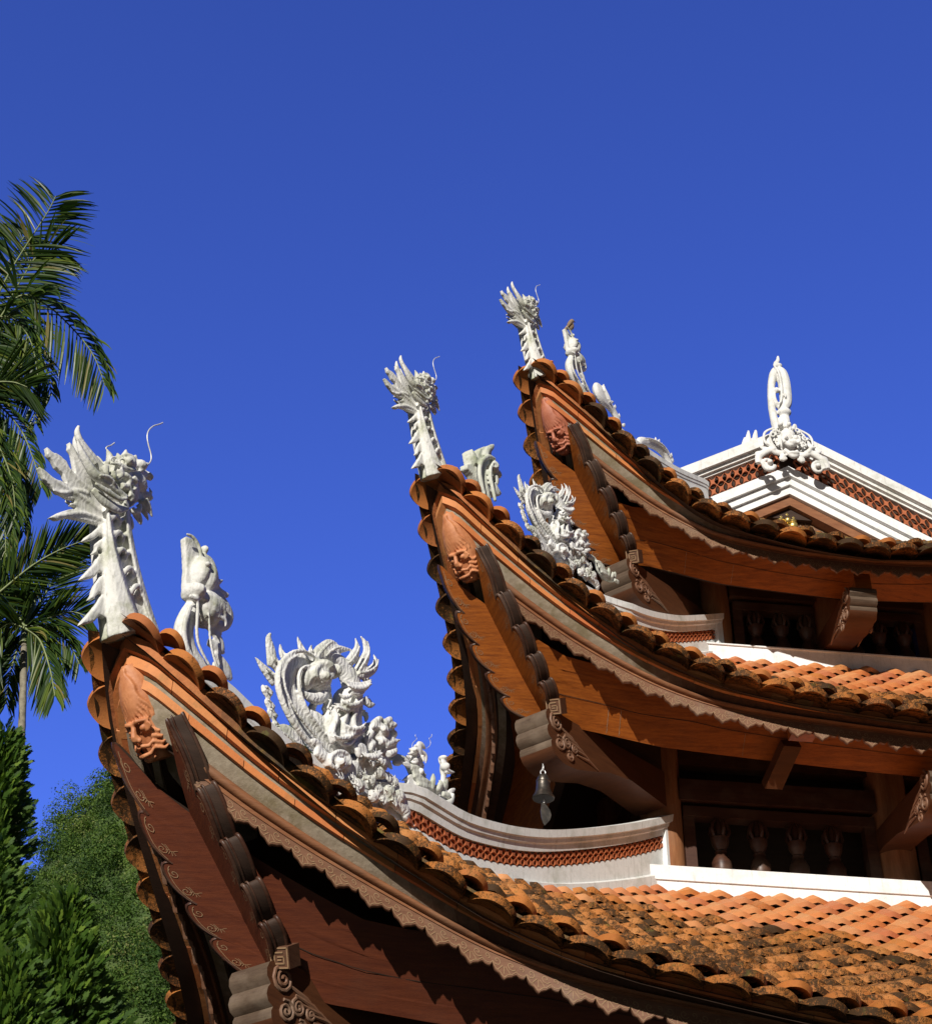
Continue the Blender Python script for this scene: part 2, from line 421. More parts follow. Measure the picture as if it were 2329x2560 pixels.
def bricks(mb, t, side, prof, length=0.26, gap=0.003):
    a = s0(t, prof[0][0]); end = 2 * HW[t] - a; x = a; first = True
    while x < end - 0.02:
        e = min(x + length * random.uniform(0.85, 1.1), end); mb.cv = random.random()
        jo, jh = random.uniform(-0.003, 0.003), random.uniform(-0.002, 0.002)
        rows = []
        for k in range(7 if first else 4):
            r = []
            for o, h in prof:
                sA = s0(t, o) if first else x + gap / 2
                sB = (2 * HW[t] - s0(t, o)) if e >= end else e - gap / 2
                s = sA + (sB - sA) * k / (6 if first else 3)
                r.append(stack(t, side, s, o + jo, h + jh))
            rows.append(r)
        mb.grid(rows, True, True); x = e; first = False

pagoda = empty('pagoda', (AXIS.x, AXIS.y, 0), 0, 'three-tiered wooden pagoda with upswept orange tile roofs and white ridges', 'pagoda')

# ---- tile template: a round nosed, slightly domed shell with thickness
def tile_template(hw, length, dome, th, na, nb, nose, point=0.0, toe=0.012):
    top = []
    for b in range(nb + 1):
        y = length * (b / nb) ** 1.5 if b else 0.0
        wd = math.sqrt(max(0.0, 1 - (1 - min(1, y / nose)) ** 2)) if y < nose else 1.0
        wd = max(wd, 0.18)
        row = []
        for a in range(na + 1):
            x = -1 + 2 * a / na
            yy = y - (0.003 * (1 - x * x) if b == 0 else 0)
            z = dome * (1 - x * x * wd * wd) * (0.75 + 0.25 * wd) + point * max(0, 1 - 2.2 * abs(x) * wd) * 0.012
            z += toe * max(0.0, 1 - y / 0.15) ** 1.5
            row.append((hw * x * wd, yy, z))
        top.append(row)
    return top
def put_tile(mb, tpl, O, X, Y, N, th):
    rows = [[O + X * p[0] + Y * p[1] + N * p[2] for p in r] for r in tpl]
    low = [[q - N * th for q in r] for r in rows]
    ti = mb.grid(rows); bi = mb.grid([r[::-1] for r in low])
    n = len(rows[0])
    for j in range(n - 1): mb.face(ti[0][j + 1], ti[0][j], bi[0][n - 1 - j], bi[0][n - 2 - j])
    for i in range(len(rows) - 1):
        mb.face(ti[i][0], ti[i + 1][0], bi[i + 1][n - 1], bi[i][n - 1])
        mb.face(ti[i + 1][n - 1], ti[i][n - 1], bi[i][0], bi[i + 1][0])
def frame(t, side, s, o):
    e = 0.02
    def S(s, o): return PT(t, side, s, ins(t, s) + o, zsurf(t, s, o))
    T = (S(s + e, o) - S(s - e, o)).normalized(); D = (S(s, o + e) - S(s, o - e))
    N = T.cross(D).normalized()
    if N.z < 0: N = -N
    Y = N.cross(T).normalized()
    if Y.dot(D) < 0: Y = -Y
    X = Y.cross(N)
    return S(s, o), X, Y, N

EAVE = tile_template(0.112, 0.30, 0.024, 0.03, 8, 10, 0.115, 0.0, 0.04)
EAVEF = tile_template(0.107, 0.26, 0.03, 0.03, 8, 10, 0.107)
EAVE2 = tile_template(0.082, 0.2, 0.042, 0.02, 8, 7, 0.10)
FIELD = tile_template(0.103, 0.16, 0.036, 0.015, 8, 5, 0.10, 1.0, 0.012)
ROOFS = []
for t in range(3):
    mb = MB()
    # roof deck under the tiles (all four sides) and its dark underside
    for side in 'FLBR':
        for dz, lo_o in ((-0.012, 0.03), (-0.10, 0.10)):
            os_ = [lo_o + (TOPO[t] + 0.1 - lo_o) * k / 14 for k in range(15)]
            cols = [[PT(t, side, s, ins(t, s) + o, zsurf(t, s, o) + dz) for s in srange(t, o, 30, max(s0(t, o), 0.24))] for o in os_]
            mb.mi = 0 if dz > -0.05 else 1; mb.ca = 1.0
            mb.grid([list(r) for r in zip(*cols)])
    mb.mi = 0
    for side in 'FL':
        r = 0
        omax = TOPO[t] + (0.02 if t == 0 else -0.07) if side == 'F' else 0.5
        if t == 2: omax = 0.75
        o = 0.155
        while o < omax:
            a = max(s0(t, o) + 0.07, 1.5 if o < 0.55 else 0.0); b = 2 * HW[t] - a
            off = 0.1 * (r % 2) + (0.35 if side == 'F' else 0.157)
            k0 = math.ceil((a - off) / 0.2); s = off + 0.2 * k0
            fr = o / TOPO[t]
            while s < b:
                if side == 'F' and t < 2 and s > HW[t] + 1.6: break
                so = s + random.uniform(-0.008, 0.008); oo = o + random.uniform(-0.008, 0.008)
                P, X, Y, N = frame(t, side, so, oo)
                tilt = 0.11 + random.uniform(-0.03, 0.03)
                Y2 = (Y - N * tilt).normalized(); N2 = (N + Y * tilt).normalized()
                tw = random.uniform(-0.05, 0.05); X2 = (X + Y2 * tw).normalized()
                mb.cv = random.random()
                lim = 0.70 + 0.07 * math.sin(2.3 * s + t) + 0.05 * math.sin(5.1 * s) + random.uniform(-0.06, 0.06)
                if t == 1: lim -= 0.12
                mb.ca = 0.0 if fr > lim else random.uniform(0.72, 1.0)
                if mb.ca == 0.0 and random.random() < 0.05: mb.ca = 0.6
                put_tile(mb, FIELD, P + N2 * 0.022, X2, Y2, N2, 0.03)
                s += 0.2
            o += 0.097; r += 1
    roof = mb.build('roof', ['roof_tile', 'wood_shadow'], pagoda, 40)
    ROOFS.append(roof)
    # ---- eave tiles with round noses overhanging the cornice
    mb = MB()
    for side in 'FLR':
        off = 0.35 if side == 'F' else 0.157
        k = 0
        for k in range(-1, 60):
            s = off + 0.2 * k
            if s < 0.19 or s > 2 * HW[t] - 0.2: continue
            s += random.uniform(-0.008, 0.008)
            P, X, Y, N = frame(t, side, s, 0.0)
            mb.cv = random.random(); mb.ca = random.uniform(0.75, 1.0) if s > 0.7 else random.uniform(0.25, 0.6)
            tw = random.uniform(-0.05, 0.05)
            put_tile(mb, EAVE, P - N * 0.02, (X + Y * tw).normalized(), Y, N, 0.034)
            if s < 2 * HW[t] - 0.4:
                P, X, Y, N = frame(t, side, s + 0.1, 0.07)
                mb.cv = random.random(); mb.ca = random.uniform(0.4, 1.0) if s > 0.7 else random.uniform(0.2, 0.6)
                put_tile(mb, EAVE2, P + N * 0.034, X, (Y - N * 0.1).normalized(), N, 0.028)
    # the tiles that close the corner under the finial
    for j, (dl, n_, hgt, sc) in enumerate(()):
        s = 0.13 + dl / 1.42
        O = CT[t] + DG * (0.10 + dl) + LN * n_ + Z * (-drp(t, s) + hgt)
        X = (-LN).normalized(); Y = (DG - Z * 0.25).normalized(); N = X.cross(Y)
        if N.z < 0: N = -N
        mb.cv = random.random(); mb.ca = 0.35
        put_tile(mb, [[(p[0] * sc, p[1] * sc, p[2]) for p in r] for r in EAVEF], O, X, Y, N, 0.05)
    mb.build('eave_tiles', 'eave_tile', roof, 40)
    # ---- cornice courses
    mo = MB(); br = MB(); bd = MB(); rl = MB(); fa = MB()
    for side in 'FLR':
        sweep(bd, t, side, [(0.115, -0.012), (0.115, 0.052), (0.24, 0.052), (0.24, -0.02)])
        bricks(br, t, side, [(0.142, 0.058), (0.142, 0.100), (0.25, 0.100), (0.25, 0.058)])
        bricks(br, t, side, [(0.178, 0.122), (0.178, 0.162), (0.27, 0.162), (0.27, 0.122)])
        sweep(mo, t, side, [(0.17, 0.04), (0.186, 0.13), (0.205, 0.165), (0.245, 0.235), (0.28, 0.265), (0.36, 0.265), (0.36, -0.03), (0.17, -0.02)])
        sweep(rl, t, side, [(0.255 + 0.027 * math.cos(a), 0.262 + 0.027 * math.sin(a)) for a in [2 * math.pi * k / 10 for k in range(10)]], lo=0.60)
        sweep(fa, t, side, [(0.262, 0.280), (0.262, 0.312), (0.30, 0.312), (0.30, 0.280)], lo=0.60)
    bd.build('cornice_board', 'mossy_board', roof)
    mo.build('mortar_bed', 'mortar', roof)
    br.build('brick_moulding', 'brick', roof, 30)
    rl.build('wood_moulding', 'wood_roll', roof, 60)
    fa.build('fascia', 'wood_roll', roof, 30)
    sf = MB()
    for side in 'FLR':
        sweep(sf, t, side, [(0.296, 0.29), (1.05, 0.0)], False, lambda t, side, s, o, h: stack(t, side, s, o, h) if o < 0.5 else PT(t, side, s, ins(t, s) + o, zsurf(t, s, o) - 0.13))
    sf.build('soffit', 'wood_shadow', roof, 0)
    # ---- carved valance with pendants
    va = MB(); MODL = 0.15
    VH = hermite([0.4, 0.9, 1.6, 2.4, 3.0], [0.080, 0.088, 0.098, 0.108, 0.112])
    def vlow(x):
        x = x % 1.0
        if x < 0.68:
            u = abs(x - 0.34) / 0.34
            return 0.48 + 0.34 * math.sqrt(max(0, 1 - u ** 2.4)) + 0.18 * max(0, 1 - 2.8 * u)
        u = abs(x - 0.84) / 0.16
        return 0.48 + 0.17 * math.sqrt(max(0, 1 - u * u))
    def vpt(side, s, y, back=0.0):
        h = 0.312 * MSC(sm(t, s))
        return PT(t, side, s, ins(t, s) + 0.268 + back, -drp(t, s) - h - y * VH(sm(t, s)) + 0.004)
    for side in 'FLR':
        a = 0.62 if t == 0 else 0.66
        n = int((2 * HW[t] - 2 * a) / MODL * 14)
        rows = []
        for k in range(n + 1):
            s = a + MODL * k / 14; y = vlow(k / 14)
            rows.append([vpt(side, s, -0.06), vpt(side, s, y * 0.5), vpt(side, s, y - 0.035), vpt(side, s, y, 0.004), vpt(side, s, y, 0.02), vpt(side, s, -0.06, 0.02)])
        va.mi = 0; va.grid(rows, True, True)
        va.mi = 1
        def ribbon(pts, wd):
            for p, q in zip(pts, pts[1:]):
                dx, dy = q[0] - p[0], q[1] - p[1]; L = math.hypot(dx, dy) or 1
                ox, oy = -dy / L * wd / 2, dx / L * wd / 2
                vs = [va.vert(vpt(side, x, y / VH(sm(t, x)), -0.0022)) for x, y in ((p[0] + ox, p[1] + oy), (p[0] - ox, p[1] - oy), (q[0] - ox, q[1] - oy), (q[0] + ox, q[1] + oy))]
                va.face(*vs)
        vis = [4.2, 3.6, 3.2][t] if side == 'F' else (2.0 if side == 'L' else 0.0)
        k = 0
        while a + MODL * (k + 1) < vis:
            sb = a + MODL * k; H = VH(sb)
            for cx, sg in ((0.13, 1), (0.55, -1)):
                c = (sb + MODL * cx, 0.30 * H)
                ribbon([(c[0] + sg * (0.002 + 0.0019 * j) * math.cos(j * 0.8 + 1), c[1] + (0.002 + 0.0019 * j) * math.sin(j * 0.8 + 1)) for j in range(11)], 0.0034)
            for a0 in (-0.7, 0.0, 0.7):
                c = (sb + MODL * 0.34, 0.34 * H)
                ribbon([(c[0] + math.sin(a0) * q, c[1] + math.cos(a0) * q) for q in (0.010, 0.026, 0.042)], 0.0036)
            c = (sb + MODL * 0.84, 0.26 * H)
            ribbon([(c[0] + (0.002 + 0.0014 * j) * math.cos(j * 0.9), c[1] + (0.002 + 0.0014 * j) * math.sin(j * 0.9)) for j in range(9)], 0.0032)
            ribbon([(sb + MODL * x / 20, (vlow(x / 20 + 1e-4) - 0.10) * H) for x in range(21)], 0.003)
            k += 1
    va.build('valance', ['wood_carved', 'wood_groove'], roof, 30)
    # ---- the two long wooden boards that cross below the corner, scalloped at their ends
    ZB = hermite([0.3, 0.87, 1.23, 1.7, 2.2, 3.2, 4.9], [-1.34, -1.41, -1.425, -1.45, -1.485, -1.535, -1.565])
    ex = [-0.10, 0.0, 0.10][t]
    def board(side, s, v, th=0.0):
        q = sm(t, s)
        fl = min(1.0, max(0.0, (q - 0.25) / 1.35))
        g0 = 0.48 + 0.42 * fl ** 0.9; g1 = 1.02 + 0.18 * min(1, max(0, (q - 0.87) / 0.9))
        zb = ZB(q) + ex * min(1, max(0, (q - 0.8) / 0.4))
        zt = max(-DRP[t](q) - 0.37 * MSC(q) - 0.03, zb + 0.30)
        zt = min(zt, -DRP[t](q) + 0.05) + 0.09 * max(0.0, 1 - max(0.0, q - 0.18) / 0.28)
        return PT(t, side, s, g0 + (g1 - g0) * v + th * 0.85, zt + (zb - zt) * v + th * 0.5)
    NV = 100
    def send(v):
        x = (v * 5) % 1.0 if v < 0.9999 else 0.999
        lob = 0.082 * max(0, 1 - abs(2 * x - 1) ** 2.4) ** 0.65
        ear = 0.05 * max(0, 1 - v / 0.07) ** 1.5
        sE = [0.31, 0.385, 0.385][t]
        return sE + (0.91 - sE) * v - lob - ear
    for side, nm in (('F', 'eave_board'), ('L', 'eave_board'), ('R', 'eave_board')):
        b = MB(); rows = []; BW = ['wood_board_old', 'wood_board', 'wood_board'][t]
        for j in range(NV + 1):
            v = j / NV; e = send(v); end = 2 * HW[t] - e
            L = [e + 0.0] + [e + 0.02 + (HW[t] - e) * (k / 22) ** 1.4 for k in range(1, 23)]
            rows.append(L + [2 * HW[t] - x for x in L[-2::-1]])
        TH = 0.085
        fr = [[board(side, s, j / NV) for s in r] for j, r in enumerate(rows)]
        bk = [[board(side, s, j / NV, TH) for s in r] for j, r in enumerate(rows)]
        fi = b.grid(fr); b.mi = 1; bi = b.grid(bk); n = len(rows[0])  # back and edges get the shade-dark wood so the inside reads black
        for j in range(NV): b.face(fi[j][0], fi[j + 1][0], bi[j + 1][0], bi[j][0]); b.face(fi[j][n - 1], fi[j + 1][n - 1], bi[j + 1][n - 1], bi[j][n - 1])
        for k in range(n - 1): b.face(fi[0][k], fi[0][k + 1], bi[0][k + 1], bi[0][k]); b.face(fi[NV][k], fi[NV][k + 1], bi[NV][k + 1], bi[NV][k])
        b.mi = 2; q = b
        def rib(pts, wd):
            for p, r in zip(pts, pts[1:]):
                dx, dy = r[0] - p[0], r[1] - p[1]; L = math.hypot(dx, dy) or 1
                ox, oy = -dy / L * wd / 2, dx / L * wd / 2
                q.face(*[q.vert(board(side, x, y, -0.003)) for x, y in ((p[0] + ox, p[1] + oy), (p[0] - ox, p[1] - oy), (r[0] - ox, r[1] - oy), (r[0] + ox, r[1] + oy))])
        for L in range(5):
            v0 = L / 5
            rib([(send(v0 + 0.2 * x / 16) + 0.022, v0 + 0.2 * x / 16) for x in range(2, 16)], 0.0035)
            for vv, sg in ((0.05, 1), (0.15, -1)):
                c = (send(v0 + vv) + 0.05, v0 + vv + 0.01 * sg)
                rib([(c[0] + (0.003 + 0.0022 * j) * math.cos(j * 0.75 + sg), c[1] + (0.003 + 0.0022 * j) * math.sin(j * 0.75 + sg) * sg) for j in range(13)], 0.0036)
            c = (send(v0 + 0.1) + 0.13, v0 + 0.115)
            for a0 in (-0.9, -0.3, 0.3, 0.9):
                rib([(c[0] + 0.7 * math.sin(a0) * z_, c[1] + math.cos(a0) * z_ * 0.8) for z_ in (0.012, 0.03, 0.045)], 0.003)
            rib([(c[0] - 0.03 + 0.06 * x / 6, c[1] + 0.012 * math.cos(x - 3)) for x in range(7)], 0.003)
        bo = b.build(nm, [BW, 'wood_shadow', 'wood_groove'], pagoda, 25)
        # mouldings that follow the scalloped end
        q = MB()
        for th, dv, r_ in ((0.006, 0.006, 0.009), (TH - 0.006, 0.006, 0.009), (0.026, -0.001, 0.005)):
            q.tube([board(side, send(j / NV) + dv - 0.008, j / NV, th) for j in range(1, NV + 1)], r_, 6)
        q.build('scalloped_edge', 'wood_dark', bo, 60)
        if side == 'F':
            q = b = MB(); rib([(0.95 + 0.06 * k, 0.56 + 0.004 * math.sin(k * 0.7)) for k in range(int((2 * HW[t] - 1.9) / 0.06))], 0.011)
            q.build('plank_seam', 'wood_shadow', bo, 0, False)
            for sx in ((), (1.42, 1.50, 2.28), (1.50, 1.86))[t]:
                q = MB(); q.grid([[board(side, sx + dx + 0.001 * math.sin(k * 1.3), 0.58 + 0.022 * k, -0.002) for dx in (0.0, 0.0012 + 0.0018 * abs(math.sin(k * 0.9)))] for k in range(19)])
                q.build('lime_streak', 'mortar', bo, 0, False)
    # square key with a fret pattern at the foot of the left board
    q = MB()
    O = CT[t] + DG * 1.385 - LN * 0.135 + Z * -1.405
    Xk = (-LN * 0.8 + DG * 0.2 - Z * 0.1).normalized(); Zk = (Z * 0.85 - DG * 0.5).normalized(); Yk = Zk.cross(Xk).normalized(); Zk = Xk.cross(Yk)
    if Yk.dot(DG) < 0: Yk = -Yk
    q.box(O, 0.048, 0.045, 0.048, Xk, Yk, Zk)
    q.mi = 1
    F0 = O - Yk * 0.046
    for (x0, z0, x1, z1) in ((-.05, .05, .05, .05), (-.05, -.05, .05, -.05), (-.05, -.05, -.05, .05), (.05, -.05, .05, .05), (-.028, .028, .02, .028), (-.028, -.028, -.028, .028), (-.028, -.028, .028, -.028), (.028, -.028, .028, .006), (-.008, .006, .028, .006), (-.008, -.01, .01, -.01)):
        q.box(F0 + Xk * ((x0 + x1) * .42) + Zk * ((z0 + z1) * .42), abs(x1 - x0) * .42 + .003, .003, abs(z1 - z0) * .42 + .003, Xk, Yk, Zk)
    q.build('fret_block', ['wood_block', 'wood_groove'], pagoda, 0)
    # hip rafter and mortar heel below the corner cornice
    q = MB()
    q.mi = 0
    hx, hz = [(0, 0), (0.13, -0.09), (0.15, -0.09)][t]
    pr = [(0.54 + hx, -0.42 + hz), (0.60 + hx, -0.60 + hz), (0.80 + hx, -0.72 + hz), (1.2 + hx, -0.9 + hz), (1.2 + hx, -0.60 + hz), (0.7 + hx, -0.40 + hz)]
    for dlt in (0,):
        q.prism([CT[t] + DG * a - LN * 0.075 + Z * b for a, b in pr], [CT[t] + DG * a + LN * 0.075 + Z * b for a, b in pr])
    q.mi = 1
    pr = [(1.08, -0.80), (1.75, -1.34), (3.6, -1.40), (3.6, -0.95), (2.2, -0.75), (1.1, -0.6)]
    q.prism([CT[t] + DG * a - LN * 0.06 + Z * b for a, b in pr], [CT[t] + DG * a + LN * 0.06 + Z * b for a, b in pr])
    q.build('hip_rafter', ['mortar', 'wood_shadow'], pagoda, 0)
    # ---- terracotta demon mask on the corner edge
    A = (DG * 0.25 + Z * -0.36).normalized(); M = (-DG * 0.82 - Z * 0.57).normalized(); M = (M - A * M.dot(A)).normalized()
    B0 = M * 0.02 + CT[t] + DG * ([0.385, 0.47, 0.50][t]) + Z * ([-0.365, -0.435, -0.42][t]); ML = 0.44
    q = MB()
    def mp(a, l, h): return B0 + A * (a * ML) - LN * l + M * h
    def half(a): return 0.092 * min(1, math.sin(math.pi * min(1, (a * 0.72 + 0.06))) ** 0.6) * (1 if a < 0.7 else 1 - (a - 0.7) * 1.1)
    rows = []
    for i in range(25):
        a = i / 24; hw = half(a)
        rows.append([mp(a, hw * math.cos(p), -0.05 + (0.05 + 0.035 * math.sin(math.pi * a)) * math.sin(p)) for p in [math.pi * k / 12 for k in range(13)]] + [mp(a, -hw, -0.12), mp(a, hw, -0.12)])
    q.grid(rows, True, True)
    def hs(a, l): # surface height
        hw = half(a); c = max(-1, min(1, l / hw)); return -0.05 + (0.05 + 0.035 * math.sin(math.pi * a)) * math.sqrt(max(0, 1 - c * c))
    for k in range(11):
        l0 = (k - 5) / 5
        pts = []
        for i in range(9):
            a = 0.03 + 0.55 * i / 8; l = l0 * half(a) * (0.25 + 0.75 * (i / 8)) * 0.95 + 0.006 * math.sin(i * 1.6 + k)
            pts.append(mp(a, l, hs(a, l) + 0.006))
        q.tube(pts, [0.004 + 0.0065 * math.sin(math.pi * i / 8) for i in range(9)], 6)
    for sg in (-1, 1):
        q.ball(mp(0.66, sg * 0.036, hs(0.66, 0.036) + 0.008), 0.017, 0.017, 0.017)
        for j in range(3): q.tube([mp(0.66 + (0.024 + 0.012 * j) * math.sin(x), sg * 0.036 + (0.024 + 0.012 * j) * math.cos(x), hs(0.66, 0.04) + 0.006) for x in [2.2 * math.pi * k / 10 - 2.6 for k in range(8)]], 0.0055, 6)
        q.tube([mp(0.60, sg * 0.004, 0.05), mp(0.585, sg * 0.03, 0.055), mp(0.60, sg * 0.07, 0.02)], [0.010, 0.013, 0.006], 6)
        q.ball(mp(0.77, sg * 0.016, 0.055), 0.012, 0.012, 0.014)
        q.tube([mp(0.83, sg * 0.005, 0.05), mp(0.85, sg * 0.04, 0.035), mp(0.80, sg * 0.06, 0.015)], [0.012, 0.011, 0.006], 6)
        q.tube([mp(0.93, 0, 0.045), mp(0.925, sg * 0.03, 0.03), mp(0.86, sg * 0.055, 0.01)], [0.012, 0.011, 0.006], 6)
        q.tube([mp(0.985, 0, 0.02), mp(0.96, sg * 0.035, 0.01)], [0.014, 0.008], 6)
        for j in range(4): q.tube([mp(0.7 + 0.06 * j, sg * 0.055, 0.02), mp(0.74 + 0.06 * j, sg * 0.08, -0.01), mp(0.70 + 0.06 * j, sg * 0.095, -0.04)], [0.010, 0.009, 0.004], 6)
    q.ball(mp(0.745, 0, 0.06), 0.022, 0.018, 0.02)
    q.tube([mp(0.62, 0, 0.05), mp(0.74, 0, 0.07)], [0.012, 0.016], 6)
    q.remesh(0.0048, 1); q.build('demon_mask', ['terracotta', 'terracotta', 'terracotta_red'][t], pagoda, 180)

# ---- bracket arms (corner ones in the diagonal plane, centre ones square to the front)
def bracket(origin, D, Lt, width, vs=1.0):
    """profile in (outward distance d, z) at the nose = 0; Lt lateral axis"""
    prof = [(0.04, 0.120), (0.0, 0.116), (-0.03, 0.098), (-0.042, 0.068), (-0.038, 0.036), (-0.012, 0.008), (-0.026, -0.012), (-0.030, -0.042), (-0.016, -0.070), (0.014, -0.086), (0.006, -0.105), (0.012, -0.135), (0.035, -0.165), (0.08, -0.188), (0.14, -0.20), (0.26, -0.185), (0.42, -0.13), (0.60, -0.06), (0.85, -0.01), (1.25, -0.03), (1.25, 0.22), (0.5, 0.16), (0.25, 0.13)]
    prof = [(d, z * vs) for d, z in prof]
    q = MB()
    a = [origin + D * d + Z * z - Lt * width / 2 for d, z in prof]; b = [origin + D * d + Z * z + Lt * width / 2 for d, z in prof]
    n = len(prof)
    ia = [q.vert(p) for p in a]; ib = [q.vert(p) for p in b]
    q.mi = 0
    for i in range(n):
        j = (i + 1) % n
        q.mi = 1 if i < 11 else 0
        q.face(ia[i], ib[i], ib[j], ia[j])
    q.mi = 0
    q.face(*ia); q.face(*ib[::-1])
    q.mi = 2
    for sg in (-1, 1):
        def sp(cx, cz, r, turns, sgn, w_):
            pts = []
            for k in range(int(turns * 10) + 1):
                an = k / 10 * 2 * math.pi; rr = r * (1 - 0.9 * k / (turns * 10))
                pts.append(origin + D * (cx + rr * math.cos(an * sgn + 2)) + Z * (cz + rr * math.sin(an * sgn + 2)) + Lt * (sg * (width / 2 + 0.004)))
            q.tube(pts, w_, 6)
        sp(0.055, 0.045, 0.062, 2.2, 1, 0.009); sp(0.09, -0.085, 0.05, 2, -1, 0.008); sp(0.16, -0.05, 0.042, 2, 1, 0.008)
        sp(0.19, -0.13, 0.035, 1.8, -1, 0.007); sp(0.24, -0.06, 0.03, 1.6, 1, 0.007)
        for j in range(5):
            q.tube([origin + D * (0.10 + 0.04 * j) + Z * (0.03 - 0.03 * j) + Lt * (sg * (width / 2 + .003)), origin + D * (0.2 + 0.045 * j) + Z * (0.0 - 0.02 * j) + Lt * (sg * (width / 2 + .006)), origin + D * (0.30 + 0.045 * j) + Z * (-0.05 - 0.012 * j) + Lt * (sg * (width / 2 + .003))], [0.006, 0.011, 0.004], 6)
    return q.build('bracket_arm', ['wood_end', 'wood_grey', 'wood_carved'], pagoda, 40)
for t in range(3):
    bracket(CT[t] + DG * 1.345 + Z * -1.545, DG, LN, 0.235)
    bracket(CT[t] + U * (HW[t] - 0.04) + W * ([0.98, 0.95, 0.87][t]) + Z * ([-1.76, -1.72, -1.63][t]), W, U, 0.20, 0.72)
for t, s in ((1, 2.57),):
    q = MB(); q.box(PT(t, 'F', s, 0.87, -1.47), 0.075, 0.05, 0.04, U, W, Z)
    q.build('purlin_end', 'wood_board', pagoda, 0)
q = MB(); q.box(PT(2, 'F', HW[2] - 0.01, 0.93, -1.47), 0.06, 0.05, 0.07, U, W, Z); q.build('purlin_end', 'wood_board', pagoda, 0)
q = MB()
a = PT(1, 'F', 2.545, 1.02, -1.47); b = PT(1, 'F', 2.47, 1.26, -1.64)
ax = (b - a).normalized(); q.box((a + b) / 2, (b - a).length / 2, 0.055, 0.045, ax, U, ax.cross(U)); q.build('rafter', 'wood_end', pagoda, 0)

# ---- storeys between the roofs
for k in range(3):
    base = CT[k]; wl = WALL[k]; h = HW[k]
    ht = 1.5 if k == 0 else 1.1
    zl = [0.185, 0.11, 0.0][k]; zb_ = [0.02, 0.03, -0.1][k]
    if k < 2:
        q = MB()
        for side in 'FL':
            L0, L1 = wl - 0.27, 2 * h - wl + 0.27
            # upper slab a little proud of the lower one
            for i0, i1, za, zb2 in ((wl - 0.25, wl + 0.10, zb_ + 0.07, zl), (wl - 0.235, wl + 0.10, zb_ - 0.16, zb_ + 0.07)):
                e = 0 if side == 'F' else i1 - i0
                pa = [PT(k, side, s, i, z) for s, i, z in ((i0 + e, i0, za), (2 * h - i0, i0, za), (2 * h - i0, i0, zb2), (i0 + e, i0, zb2))]
                pb = [PT(k, side, s, i, z) for s, i, z in ((i0 + e, i1, za), (2 * h - i0, i1, za), (2 * h - i0, i1, zb2), (i0 + e, i1, zb2))]
                q.prism(pa, pb)
        q.build('wall_ledge', 'whitewash', pagoda, 0)
        cols = [(wl, wl), (h + 0.015, wl), (2 * h - wl, wl), (wl, h), (wl, 2 * h - wl)]
        for s, i in cols:
            q = MB(); rr = 0.135 if k == 0 else 0.12
            p0 = base + U * s + W * i
            q.lathe(p0, [(rr, zl - 0.05), (rr * 1.02, zl + 0.3), (rr, ht)], 24); q.build('column', 'wood_column', pagoda, 60)
        # panelled balustrade frames and lintels
        fr = MB(); wlbk = MB()
        for side in 'FL':
            for a, b in ((wl + 0.13, h - 0.12), (h + 0.15, 2 * h - wl - 0.13)):
                for s in (a + 0.035, b - 0.035):
                    i0 = wl - 0.07
                    c = PT(k, side, s, wl - 0.03, zl + 0.2); X = (PT(k, side, s + 1, wl, 0) - PT(k, side, s, wl, 0)); Y = (PT(k, side, s, wl + 1, 0) - PT(k, side, s, wl, 0))
                    fr.box(c, 0.037, 0.04, 0.24, X, Y, Z)
                c = PT(k, side, (a + b) / 2, wl - 0.03, zl + 0.475)
                fr.box(c, (b - a) / 2, 0.05, 0.034, X, Y, Z)
                c = PT(k, side, (a + b) / 2, wl - 0.05, zl + 0.62); fr.box(c, (b - a) / 2 + 0.02, 0.05, 0.075, X, Y, Z)
                c = PT(k, side, (a + b) / 2, wl + 0.0, zl + 0.92); fr.box(c, (b - a) / 2 + 0.02, 0.05, 0.09, X, Y, Z)
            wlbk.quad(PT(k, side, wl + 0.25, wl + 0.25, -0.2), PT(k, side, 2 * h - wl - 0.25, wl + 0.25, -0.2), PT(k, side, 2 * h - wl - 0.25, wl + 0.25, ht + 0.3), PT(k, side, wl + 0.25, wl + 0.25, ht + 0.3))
        fr.build('wall_frame', 'wood_dark', pagoda, 0)
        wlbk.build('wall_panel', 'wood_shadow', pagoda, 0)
        spots = [3.735, 3.988, 4.243, 4.487] if k == 0 else [wl + 0.30 + 0.2 * j for j in range(3)]
        spots = spots + [2 * h - s for s in spots]
        for s in spots:
            q = MB(); c = PT(k, 'F', s, wl - 0.05, zl - 0.0)
            q.lathe(c, [(0.052, -0.02), (0.056, 0.01), (0.050, 0.03), (0.062, 0.05), (0.066, 0.13), (0.048, 0.17), (0.036, 0.19), (0.040, 0.205), (0.030, 0.215), (0.048, 0.245), (0.058, 0.27), (0.060, 0.30), (0.040, 0.315)], 16)
            for j in range(5):
                a = 2 * math.pi * j / 5
                q.tube([c + Vector((r_ * math.cos(a), r_ * math.sin(a), z_)) for r_, z_ in ((0.045, 0.305), (0.066, 0.345), (0.058, 0.39), (0.03, 0.425))], [0.012, 0.013, 0.012, 0.008], 6)
            q.lathe(c, [(0.026, 0.30), (0.032, 0.36), (0.02, 0.42), (0.012, 0.44)], 10)
            q.build('baluster', 'wood_dark', pagoda, 50)
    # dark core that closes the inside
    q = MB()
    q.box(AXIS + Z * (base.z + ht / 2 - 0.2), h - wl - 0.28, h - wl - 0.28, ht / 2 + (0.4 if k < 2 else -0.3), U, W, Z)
    q.build('core_wall', 'wood_shadow', pagoda, 0)
